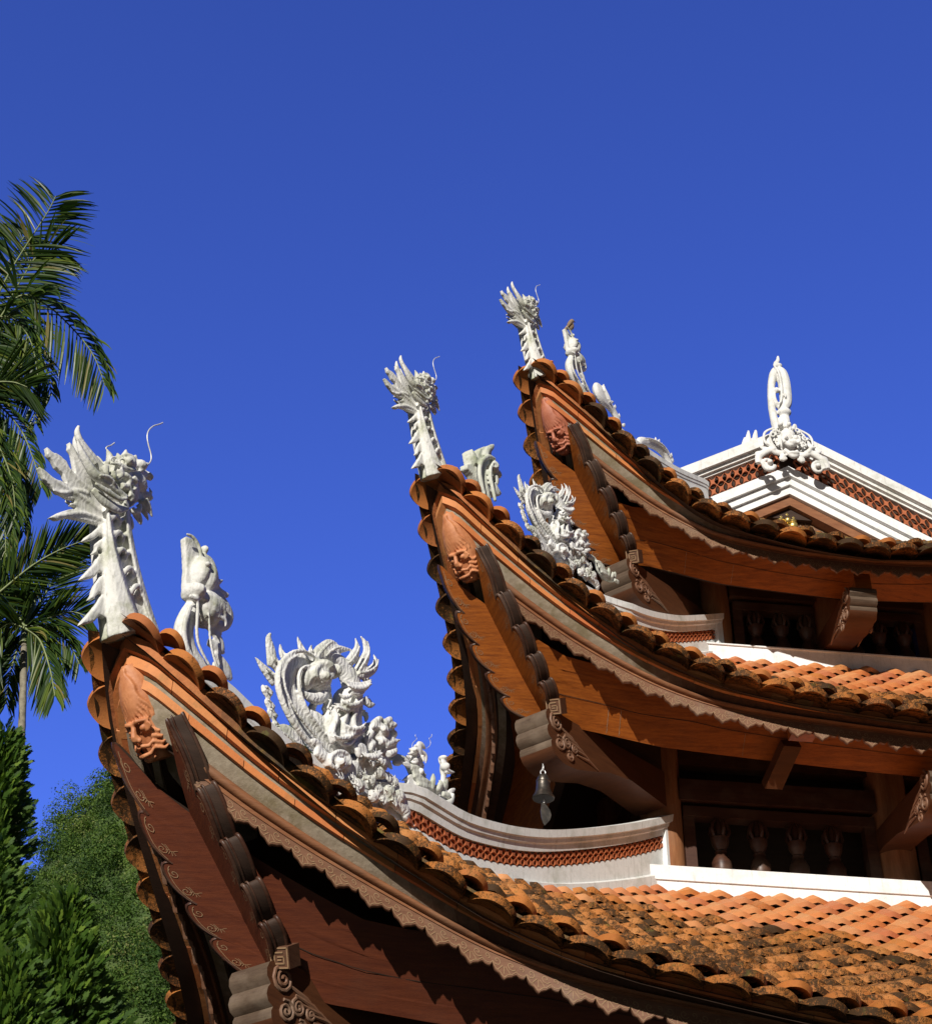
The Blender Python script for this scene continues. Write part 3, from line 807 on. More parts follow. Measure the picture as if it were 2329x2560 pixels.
# the storey below the lowest roof
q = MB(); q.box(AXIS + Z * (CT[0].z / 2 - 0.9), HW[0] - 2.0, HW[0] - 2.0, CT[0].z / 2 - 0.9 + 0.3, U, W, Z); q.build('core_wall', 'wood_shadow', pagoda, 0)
for s, i in ((1.95, 1.95), (HW[0], 1.95), (1.95, HW[0])):
    q = MB(); p0 = CT[0] + U * s + W * i; q.lathe(Vector((p0.x, p0.y, 0)), [(0.16, 0), (0.16, CT[0].z - 1.0)], 24); q.build('column', 'wood_column', pagoda, 60)

# ---- white hip ridges with terracotta lattice
def lattice(mb, fpt, u0, u1, n, th=0.02):
    """interlocking circle openwork; fpt(u, v, off) with v 0..1 across"""
    def side(ax, ay, bx, by):
        mx, my = (ax + bx) / 2, (ay + by) / 2
        out = []
        for k in range(6):
            u = 0.05 + 0.90 * k / 5; b_ = 0.30 * 4 * (u - 0.05) * (0.95 - u) / 0.81
            out.append((ax + (bx - ax) * u - mx * 2 * b_, ay + (by - ay) * u - my * 2 * b_))
        return out
    cell = side(-.5, -.5, .5, -.5) + side(.5, -.5, .5, .5) + side(.5, .5, -.5, .5) + side(-.5, .5, -.5, -.5)
    for k in range(n):
        for row in (0, 1):
            P_ = [(u0 + (u1 - u0) * (k + 0.5 + x * 1.06) / n, min(1.0, max(0.0, 0.25 + 0.5 * row + 0.5 * y * 1.06))) for x, y in cell]
            mb.prism([fpt(x, y, 0) for x, y in P_], [fpt(x, y, th) for x, y in P_])
CREST = [hermite([0.7, 0.955, 1.15, 1.32, 1.51, 1.9, 2.25, 2.55, 2.885, 3.25, 3.63, 4.05, 4.39, 4.72], [-0.17, -0.205, -0.262, -0.30, -0.325, -0.30, -0.215, -0.222, -0.172, -0.069, 0.081, 0.269, 0.434, 0.61]),
         hermite([0.5, 1.0, 1.6, 2.0, 2.4, 2.87, 3.27, 3.60], [-0.17, -0.23, -0.24, -0.19, -0.125, 0.055, 0.27, 0.46]),
         hermite([0.5, 1.0, 1.6, 2.2, 2.7], [-0.08, -0.10, -0.08, 0.03, 0.2])]
for t in range(3):
    f = CREST[t]; d0, d1, dl = [(0.72, 4.72, 2.2), (0.8, 3.60, 2.25), (0.8, 2.75, 9)][t]
    def RP(d, n_, z_): return CT[t] + DG * d + LN * n_ + Z * z_
    cap = MB(); N = 46
    ds = [d0 + (d1 - d0) * k / N for k in range(N + 1)]
    prof = [(-0.085, -0.128), (-0.092, -0.088), (-0.105, -0.08), (-0.110, -0.058), (-0.122, -0.052), (-0.127, -0.005), (-0.06, 0.012), (0.06, 0.012), (0.127, -0.005), (0.122, -0.052), (0.110, -0.058), (0.105, -0.08), (0.092, -0.088), (0.085, -0.128)]
    sc = lambda d: 0.45 if d < dl - 0.2 else min(1.0, 0.45 + (d - dl + 0.2) * 2)
    cap.grid([[RP(d, n_ * sc(d), f(d) + z_) for n_, z_ in prof] for d in ds], True, True)
    # plain body down to the tiles near the tip, lower base band further in
    low = MB()
    rows = []
    for d in ds:
        b = 0.07 if d >= dl else 0.04
        top = f(d) - (0.10 if d < dl else 0.216)
        zr = zsurf(t, d / 1.4142, max(0.0, d / 1.4142 - ins(t, d / 1.4142))) - 0.06
        zr = min(zr, top - 0.05)
        rows.append([RP(d, n_, z_) for n_, z_ in ((-b - 0.02, zr), (-b - 0.02, zr + (top - zr) * 0.45), (-b, zr + (top - zr) * 0.5), (-b, top), (b, top), (b, zr))])
    low.grid(rows, True, True)
    ro = cap.build('hip_ridge', 'plaster_white', pagoda, 30)
    low.build('ridge_base', 'plaster_white', ro, 30)
    if dl < 5:
        for sg in (-1, 1):
            la = MB()
            def fp(u, v, off): return RP(u, sg * (0.075 - off), f(u) - 0.128 - 0.09 * v)
            lattice(la, fp, dl, d1 - 0.06, int((d1 - dl) / 0.058))
            la.build('lattice', 'lattice_clay', ro, 0)
        q = MB()
        q.grid([[RP(d, n_, z_) for n_, z_ in ((-0.012, f(d) - 0.21), (-0.012, f(d) - 0.10), (0.012, f(d) - 0.10), (0.012, f(d) - 0.21))] for d in ds if d >= dl - 0.1], True, True)
        q.build('lattice_shade', 'wood_shadow', ro, 0)  # dark sheet stands in for the shade behind the openings
        q = MB(); zt = f(d1)
        q.box(RP(d1 - 0.02, 0, zt - 0.30), 0.055, 0.10, 0.26, DG, LN, Z); q.build('ridge_post', 'whitewash', ro, 0)

# ---- gable of the top roof
G = MB(); t = 2; gi = 2.05; GC = 2.75; SL = 0.575
def GP(x, i, z): return CT[2] + U * (GC + x) + W * i + Z * z
def chev(mb, top, bot, i0, i1, x1):
    """inverted V band, apex heights top / bot, running out to +-x1"""
    for sg in (-1, 1):
        a = [GP(0, i0, top), GP(sg * x1, i0, top - SL * x1), GP(sg * x1, i0, bot - SL * x1), GP(0, i0, bot)]
        b = [GP(0, i1, top), GP(sg * x1, i1, top - SL * x1), GP(sg * x1, i1, bot - SL * x1), GP(0, i1, bot)]
        mb.prism(a, b)
gab = MB()
chev(gab, 0.57, 0.47, gi, gi + 0.3, 1.75)
chev(gab, 0.47, 0.395, gi + 0.035, gi + 0.3, 1.6)
chev(gab, 0.395, 0.315, gi + 0.065, gi + 0.3, 1.5)
for x in (-1.72, 1.72): pass
gable = gab.build('gable', 'whitewash', pagoda, 0)
q = MB(); chev(q, 0.955, 0.85, gi - 0.07, gi + 0.26, 1.62); chev(q, 0.85, 0.815, gi - 0.03, gi + 0.22, 1.62); chev(q, 0.815, 0.79, gi - 0.0, gi + 0.2, 1.62); q.build('gable_ridge_cap', 'plaster_white', gable, 0)
for sg in (-1, 1):
    q = MB()
    def fp(u, v, off): return GP(sg * u, gi + 0.02 + off, 0.785 - 0.21 * v - SL * u)
    lattice(q, fp, 0.06, 1.60, 21)
    q.build('lattice', 'lattice_clay', gable, 0)
q = MB(); chev(q, 0.79, 0.56, gi + 0.10, gi + 0.12, 1.6); q.build('lattice_shade', 'wood_shadow', gable, 0)  # dark sheet in place of shade behind the gable openwork
q = MB(); chev(q, 0.315, 0.215, gi + 0.10, gi + 0.3, 1.35); q.build('wood_frame', 'wood_roll', gable, 0)
q = MB(); q.face(*[q.vert(p) for p in (GP(0, gi + 0.2, 0.22), GP(-1.3, gi + 0.2, 0.22 - SL * 1.3), GP(1.3, gi + 0.2, 0.22 - SL * 1.3))])
q.mi = 1
for sg in (-1, 1):
    for k in range(12):
        x = 0.12 + 0.075 * k; c = (x, 0.175 - SL * x - 0.02)
        pts = [GP(sg * (c[0] + (0.004 + 0.0034 * j) * math.cos(j * 0.8)), gi + 0.197, c[1] + (0.004 + 0.0034 * j) * math.sin(j * 0.8)) for j in range(11)]
        q.tube(pts, 0.004, 5)
q.build('carved_panel', ['wood_carved', 'wood_groove'], gable, 0)
q = MB(); c = (-0.02, 0.085)
for k in range(6):
    a = 2 * math.pi * k / 6 + math.pi / 6
    q.ball(GP(c[0] + 0.062 * math.cos(a), gi + 0.165, c[1] + 0.062 * math.sin(a)), 0.038, 0.022, 0.038, U, W, Z, 12, 8)
q.ball(GP(c[0], gi + 0.15, c[1]), 0.03, 0.03, 0.03, U, W, Z)
q.lathe(GP(c[0], gi + 0.17, c[1]) - Z * 0, [(0.001, 0), (0.001, 0.001)], 6)
q.build('gold_rosette', 'gold', gable, 60)
# roof planes behind the gable and its rear wall
q = MB()
for sg in (-1, 1):
    q.quad(GP(0, gi + 0.2, 0.80), GP(sg * 1.9, gi + 0.2, 0.80 - SL * 1.9), GP(sg * 1.9, 2 * HW[2] - gi, 0.80 - SL * 1.9), GP(0, 2 * HW[2] - gi, 0.80))
q.build('gable_roof', 'roof_tile', gable, 0)
q = MB(); q.box(GP(0, HW[2], 0.88), 0.09, HW[2] - gi - 0.1, 0.09, U, W, Z); q.build('gable_ridge', 'plaster_white', gable, 0)
# ------------------------------------------------------------------ white plaster ridge figures
class FIG:
    """A figure modelled in its own frame: x along the hip, y across it, z up.
    Drawn on a sheet whose units are mapped to metres by (dx, dy); widths are in the same sheet units."""
    def __init__(s, ox, oy, dx, dy):
        s.ox, s.oy, s.dx, s.dy = ox, oy, dx, dy
        s.lat = 0.9 / dx[0] if abs(dx[1]) > 1e-9 else 0.0     # seen from the front right, near things sit further right on the sheet
        s.k = math.sqrt(abs(dx[0] * dy[1] - dx[1] * dy[0])); s.mb = MB()
    def p(s, X, Y, n=0.0):
        a, b = X - s.ox - s.lat * min(abs(n), 0.12), Y - s.oy
        return Vector((s.dx[0] * a + s.dy[0] * b, n, s.dx[1] * a + s.dy[1] * b))
    def smooth(s, pts):
        if len(pts) < 3: return pts
        out = []
        for i in range(len(pts) - 1):
            p0, p1, p2, p3 = pts[max(i - 1, 0)], pts[i], pts[i + 1], pts[min(i + 2, len(pts) - 1)]
            for k in range(4):
                t = k / 4
                out.append(tuple(0.5 * ((2 * b) + (-a + c) * t + (2 * a - 5 * b + 4 * c - d) * t * t + (-a + 3 * b - 3 * c + d) * t ** 3) for a, b, c, d in zip(p0, p1, p2, p3)))
        return out + [pts[-1]]
    def T(s, pts, wd, n=0.0, ratio=1.0, seg=8):
        """tapered tube through pts [(X, Y)] or [(X, Y, n)] with full widths wd"""
        m = len(pts)
        if isinstance(wd, (int, float)): wd = [wd] * m
        if not isinstance(n, (list, tuple)): n = [n] * m
        q = [(P[0], P[1], (P[2] if len(P) > 2 else n[i]), wd[i]) for i, P in enumerate(pts)]
        q = s.smooth(q); sh = s.lat * s.k * 0.5 * ratio * 0.55
        q = [(a - sh * max(0.0, d), b, c, d) if abs(c) < 0.012 else (a, b, c, d) for a, b, c, d in q]
        s.mb.tube([s.p(a, b, c) for a, b, c, _ in q], [max(0.0015, w_ * s.k / 2) for *_, w_ in q], seg, ratio, Vector((0, 1, 0)))
    def E(s, X, Y, rx, ry, n=0.0, rn=None):
        if abs(n) < 0.012: X -= s.lat * 0.55 * (rn if rn is not None else min(rx, ry) * s.k)
        s.mb.ball(s.p(X, Y, n), rx * s.k, (rn if rn is not None else min(rx, ry) * s.k), ry * s.k, n=12, k=8)
    def PL(s, poly, n=0.0, th=0.03, sm=False):
        q = s.smooth([(a, b, 0) for a, b in poly] + [(poly[0][0], poly[0][1], 0)])[:-1] if sm else [(a, b, 0) for a, b in poly]
        s.mb.prism([s.p(a, b, n - th / 2) for a, b, _ in q], [s.p(a, b, n + th / 2) for a, b, _ in q])
    def SP(s, X, Y, r, turns, wd, n=0.0, a0=0.0, sg=1, ratio=1.0):
        m = int(turns * 9) + 1
        s.T([(X + r * (1 - 0.85 * k / m) * math.cos(a0 + sg * k * 0.7), Y + r * (1 - 0.85 * k / m) * math.sin(a0 + sg * k * 0.7)) for k in range(m)], [wd * (1 - 0.5 * k / m) for k in range(m)], n, ratio)
    def done(s, name, mat, parent, voxel=None, smooth=1):
        if voxel: s.mb.remesh(voxel, smooth)
        o = s.mb.build(name, mat, None, 180 if voxel else 60)
        o.parent = parent
        s.mb = MB(); return o

def hip(t, d, z, n=0.0): return CT[t] + DG * d + LN * n + Z * z

# ---- dragon head on a tall neck, closing each corner
def make_dragon(loc):
    root = empty('dragon_finial', loc, ROTD, 'white dragon head on a spiny neck with two wire whiskers on the lowest roof corner', 'dragon statue', 'dragon finials on the roof corners')
    f = FIG(890, 1500, (0.00076, 0.00045), (0.00015, -0.00072))
    # neck: left flank, channel with scutes, right rib
    L = [(765, 800), (765, 900), (762, 1000), (765, 1100), (770, 1200), (780, 1320), (800, 1450), (820, 1560)]
    rows = []
    for i in range(9):
        y = 720 + 116 * i; u = i / 8
        xl = 742 + 26 * u ** 2; xr = 795 + 235 * u ** 1.7
        x2 = 895 + 205 * u ** 1.6; x3 = 940 + 210 * u ** 1.6; b = 0.068 + 0.03 * u
        near = [(xl + 6, -0.022), (xl + 24, -0.034), ((xl + xr) / 2, -b * 0.8), (xr - 10, -b), (xr + 2, -b + 0.012), (xr + 8, -0.034), (x2 - 12, -0.03), (x2 - 2, -0.055), (x2 + 10, -0.062), (x3 - 12, -0.05)]
        rows.append([f.p(xl, y, 0.0)] + [f.p(x, y, n) for x, n in near] + [f.p(x3 - 22, y, 0.0)] + [f.p(x, y, -n) for x, n in near[::-1]])
    f.mb.grid(rows, True, True)
    for (x, y, w_) in ((840, 850, 95), (862, 965, 80), (885, 1085, 85), (935, 1215, 85), (985, 1340, 85)):
        f.T([(x - w_ * .5, y + 42, -0.045), (x - w_ * .3, y + 4, -0.06), (x, y - 10, -0.058), (x + w_ * .25, y + 22, -0.052), (x + w_ * .5, y - 12, -0.04)], [22, 34, 34, 30, 20], 0, 0.9)
        f.E(x + 5, y + 34, 24, 30, -0.04, 0.016)
    # spines down the back
    for tx, ty, by0, by1, ht in ((612, 990, 860, 960, 0), (678, 1076, 960, 1060, 0), (600, 1250, 1060, 1215, 0), (655, 1385, 1215, 1360, 0), (598, 1547, 1350, 1510, 0)):
        f.PL([(768, by0), (725, by0 + 22), (690, by0 + 0.45 * (ty - by0)), (tx + 22, ty - 32), (tx - 2, ty), (tx + 40, ty - 4), (690, ty - 14), (725, by1 - 18), (744, by1 - 3), (768, by1)], 0.0, 0.034)
    # mane of flat flames
    f.PL([(735, 880), (650, 855), (560, 835), (500, 826), (440, 846), (388, 826), (440, 795), (520, 768), (605, 765), (515, 735), (575, 710), (500, 692), (425, 650), (392, 612), (345, 560), (325, 510), (304, 470), (345, 498), (400, 548), (470, 577), (545, 612), (490, 572), (470, 520), (425, 480), (398, 430), (366, 392), (358, 336), (395, 368), (440, 385), (490, 430), (520, 490), (556, 530), (540, 450), (528, 380), (506, 340), (506, 288), (535, 318), (560, 362), (600, 400), (650, 430), (720, 470), (770, 520), (770, 880)], 0.0, 0.026)
    for a in ([(740, 800), (600, 690), (450, 600), (330, 495)], [(640, 660), (560, 640), (470, 660), (400, 640)], [(740, 700), (620, 610), (480, 470), (375, 360)], [(740, 620), (640, 530), (570, 430), (525, 320)], [(740, 850), (600, 800), (470, 815), (400, 825)]):
        f.T(a, [26, 30, 24, 8], -0.012, 1.0)
    body = f.done('body', 'plaster_statue', root, 0.0062, 1)
    # head
    f.E(890, 600, 150, 130, 0, 0.085); f.E(985, 560, 105, 75, 0, 0.07); f.E(850, 500, 95, 85, 0, 0.07)
    f.T([(930, 560), (1010, 505), (1060, 500), (1092, 535)], [110, 90, 62, 20], 0.0, 0.9)      # snout
    f.E(1015, 455, 42, 34, -0.045, 0.03); f.E(1035, 462, 34, 30, 0.045, 0.03)                     # nostrils
    f.T([(900, 690), (980, 660), (1060, 650), (1095, 680)], [110, 78, 58, 34], 0.0, 0.9)        # jaw
    f.T([(1060, 660), (1085, 630), (1070, 588)], [34, 26, 6], 0.0)
    f.T([(1070, 500), (1098, 522), (1094, 542)], [30, 20, 6], -0.02)
    for nn in (-1, 1):
        f.E(935, 462, 50, 46, nn * 0.072, 0.032); f.E(936, 462, 26, 24, nn * 0.098, 0.02)
        f.SP(935, 462, 62, 0.9, 20, nn * 0.085, -2.4, 1)
        f.T([(985, 520), (930, 520), (870, 490), (800, 480)], [18, 30, 28, 12], nn * 0.088)
        f.T([(1065, 440), (1040, 480), (1000, 510)], [22, 26, 14], nn * 0.05)
        # folded ears and cheek leaves
        f.T([(680, 665), (760, 745), (850, 800), (925, 790)], [46, 74, 64, 30], nn * 0.075, 0.55)
        f.T([(700, 640), (780, 690), (870, 745), (930, 740)], [20, 40, 34, 16], nn * 0.105, 0.7)
        f.T([(745, 600), (815, 640), (880, 700), (935, 725)], [56, 66, 46, 20], nn * 0.095, 0.55)
        f.T([(735, 590), (800, 600), (850, 650)], [20, 26, 12], nn * 0.115)
        for a in ([(770, 500), (775, 545), (800, 580)], [(820, 540), (830, 580), (860, 605)], [(865, 520), (880, 560), (850, 590)], [(960, 575), (985, 600), (1000, 590)], [(880, 640), (930, 650), (960, 690)], [(930, 700), (960, 720), (945, 745)], [(900, 560), (940, 590), (930, 640)]):
            f.T(a, [46, 38, 16], nn * 0.085)
        f.T([(945, 770), (965, 800), (1000, 780), (1005, 740)], [34, 42, 36, 20], nn * 0.04)
        f.T([(1030, 700), (1060, 750), (1095, 830)], [60, 46, 8], nn * 0.02 - 0.005)
        f.T([(975, 800), (1000, 850), (1010, 888)], [52, 40, 10], nn * 0.03)
        f.SP(885, 470, 34, 1.1, 18, nn * 0.09, 1.0, -1); f.SP(960, 640, 30, 1.0, 16, nn * 0.085, 0.3, 1)
        f.SP(830, 450, 30, 1.0, 18, nn * 0.08, 2.0, 1)
    for tip, base, wd in (((768, 345), (795, 455), 58), ((843, 368), (845, 440), 52), ((905, 338), (880, 420), 54), ((978, 375), (945, 420), 44), ((820, 395), (850, 470), 40), ((985, 425), (965, 470), 36)):
        for nn in (-0.04, 0.035): f.T([base, ((base[0] + tip[0]) / 2 + 8, (base[1] + tip[1]) / 2), tip], [wd, wd * 0.8, 10], nn)
    f.done('head', 'plaster_statue', root, 0.0055, 1)
    for pts, nn in (([(790, 520), (745, 450), (690, 380), (658, 290), (650, 230), (655, 188)], 0.05), ([(770, 560), (700, 470), (625, 370), (582, 300), (565, 240), (575, 198)], -0.05)):
        f.T(pts, [70, 66, 54, 44, 34, 16], nn); 
        f.T([(pts[1][0] - 5, pts[1][1] + 5), pts[2], pts[3]], [30, 26, 12], nn - 0.016)
        f.done('horn', 'plaster_statue', root)
    f.T([(745, 600), (690, 560), (640, 480), (600, 400), (577, 332)], [64, 60, 50, 36, 10], -0.085); f.T([(745, 600), (690, 540), (650, 470)], [64, 56, 40], 0.085)
    f.done('horn', 'plaster_statue', root)
    f.T([(1030, 495), (1060, 462), (1090, 420), (1092, 370), (1072, 290), (1066, 230), (1080, 185), (1115, 150), (1160, 132), (1186, 118)], 9, -0.05); f.done('whisker', 'steel_wire', root)
    f.T([(918, 395), (912, 345), (888, 305), (866, 282), (872, 265), (900, 252), (926, 231)], 9, 0.05); f.done('whisker', 'steel_wire', root)
    return root
dragon = make_dragon(hip(0, 0.335, -0.125))
for t, d, z, sc_, lab in ((1, 0.328, -0.15, 0.80, 'white dragon head on a spiny neck with one wire whisker on the middle roof corner'), (2, 0.438, -0.18, 0.775, 'white dragon head on a spiny neck on the topmost roof corner, highest of the dragons')):
    c = copy_tree(dragon); c.location = hip(t, d, z); c.scale = (sc_,) * 3; c['label'] = lab
    wk = [x for x in c.children if x.name.startswith('whisker')][1]; bpy.data.objects.remove(wk)

# ---- upright bird-headed figure behind the corner dragon
def make_bird(loc):
    root = empty('phoenix_ornament', loc, ROTD, 'upright white bird figure with a tall crest and curved neck behind the lowest corner dragon', 'bird statue', 'bird ornaments on the hip ridges')
    f = FIG(1510, 1960, (0.00085, 0.00046), (0.00013, -0.00074))
    # curved neck
    f.T([(1385, 1440), (1340, 1520), (1320, 1600), (1330, 1700), (1370, 1790), (1430, 1870), (1510, 1990), (1600, 2110)], [110, 120, 125, 125, 120, 110, 105, 110], 0.0, 0.85)
    f.T([(1350, 1450), (1312, 1560), (1305, 1660), (1330, 1760), (1390, 1850)], [30, 34, 36, 34, 26], -0.055, 0.8)
    f.T([(1470, 1510), (1475, 1600), (1480, 1690), (1500, 1800), (1540, 1920), (1600, 2060)], [12, 18, 20, 20, 20, 14], -0.065, 0.8)
    f.T([(1395, 1400), (1395, 1500), (1388, 1620), (1400, 1720), (1450, 1830), (1530, 1960)], [22, 26, 26, 24, 22, 16], -0.06, 0.7)
    # head and crest
    f.PL([(1303, 945), (1322, 932), (1365, 955), (1403, 1012), (1420, 1075), (1445, 1150), (1440, 1300), (1390, 1385), (1312, 1375), (1309, 1270), (1316, 1180), (1312, 1080)], 0.0, 0.036)
    f.T([(1350, 1000), (1362, 1080), (1368, 1180), (1380, 1290), (1390, 1380)], [40, 74, 90, 110, 120], 0.0, 0.6)
    f.T([(1318, 940), (1362, 960), (1400, 1018), (1418, 1085), (1405, 1120)], [18, 26, 28, 26, 10], -0.05, 0.8)
    f.E(1365, 1350, 60, 52, -0.03, 0.075); f.E(1440, 1200, 62, 110, -0.01, 0.085); f.E(1470, 1250, 55, 95, -0.04, 0.05); f.E(1438, 1035, 22, 30, -0.02, 0.03)
    f.T([(1430, 1080), (1475, 1110), (1505, 1180), (1520, 1270), (1500, 1330)], [30, 46, 50, 44, 20], -0.03, 0.8)
    f.T([(1500, 1290), (1540, 1265), (1576, 1252)], [50, 36, 8], -0.02); f.T([(1520, 1290), (1560, 1335), (1612, 1360), (1580, 1372)], [50, 50, 30, 8], -0.01)
    f.T([(1400, 1340), (1470, 1350), (1540, 1390), (1590, 1450), (1615, 1500), (1600, 1555), (1545, 1575), (1490, 1560)], [80, 110, 120, 110, 90, 80, 70, 40], 0.0, 0.8)
    f.E(1490, 1450, 110, 120, 0, 0.085)
    for k in range(7):
        y = 1360 + 26 * k
        f.T([(1420 + 8 * k, y), (1490 + 8 * k, y + 18), (1560 + 5 * k, y + 52), (1602 - 3 * k, y + 92)], [16, 26, 24, 10], -0.06 - 0.01 * math.sin(k), 0.9)
    f.T([(1340, 1385), (1380, 1410), (1430, 1390)], [24, 30, 16], -0.06)
    # feathers down the back
    for x, y, tx, ty in ((1500, 1600, 1578, 1770), (1500, 1720, 1575, 1772), (1540, 1800, 1632, 1950), (1530, 1880, 1625, 1960), (1480, 1560, 1560, 1640)):
        f.T([(x - 30, y - 40), ((x + tx) / 2 + 10, (y + ty) / 2 - 10), (tx, ty)], [60, 62, 12], 0.0, 0.5)
    f.done('body', 'plaster_statue', root, 0.0068, 1)
    for nn in (-1, 1):
        f.E(1468, 1178, 17, 15, nn * 0.083 - 0.01, 0.014); f.done('eye', 'plaster_white', root)
    return root
bird = make_bird(hip(0, 0.90, -0.20))
c = copy_tree(bird); c.location = hip(2, 1.016, 0.02); c.scale = (0.78, 0.78, 0.72); c['label'] = 'upright white bird figure behind the topmost corner dragon, with a sparrow on its crest'

# ---- mossy scroll on the middle roof
def make_scroll(loc):
    root = empty('scroll_ornament', loc, ROTD, 'mossy grey scroll with leaf tufts just behind the middle corner dragon', 'scroll statue')
    f = FIG(830, 1210, (0.00136, 0.00087), (0.00002, -0.00107))
    f.T([(838, 1240), (815, 1150), (795, 1060), (790, 980), (810, 920), (845, 905), (865, 935)], [56, 74, 84, 84, 76, 60, 40], 0, 0.7)
    f.T([(865, 1230), (848, 1140), (832, 1060), (830, 990), (845, 945)], [18, 22, 22, 22, 14], -0.055)
    f.T([(790, 1180), (762, 1080), (752, 990), (770, 920), (820, 885), (870, 905)], [18, 26, 26, 26, 26, 16], -0.045)
    f.PL([(745, 1060), (715, 1010), (672, 960), (668, 930), (700, 925), (690, 880), (682, 830), (705, 812), (735, 850), (752, 905), (750, 850), (765, 810), (800, 788), (815, 815), (840, 775), (872, 772), (874, 800), (850, 830), (852, 860), (880, 930), (900, 1000), (928, 1030), (900, 1045), (890, 1090), (920, 1150), (925, 1165), (890, 1170), (850, 1150)], 0.01, 0.05)
    f.T([(800, 880), (815, 830), (845, 800), (865, 780)], [46, 44, 36, 14], -0.02, 0.7); f.T([(735, 930), (715, 880), (700, 825)], [46, 46, 18], -0.02, 0.7)
    f.E(860, 960, 30, 40, -0.03, 0.04); f.SP(862, 955, 26, 1.3, 16, -0.06)
    for a in ([(870, 970), (905, 1010), (922, 1028)], [(860, 1080), (890, 1140), (918, 1162)], [(850, 1120), (875, 1160), (905, 1172)], [(870, 1020), (885, 1060), (882, 1100)]): f.T(a, [34, 34, 12], -0.03, 0.7)
    f.done('body', 'plaster_mossy', root, 0.0062, 1)
    return root
make_scroll(hip(1, 0.88, -0.09))

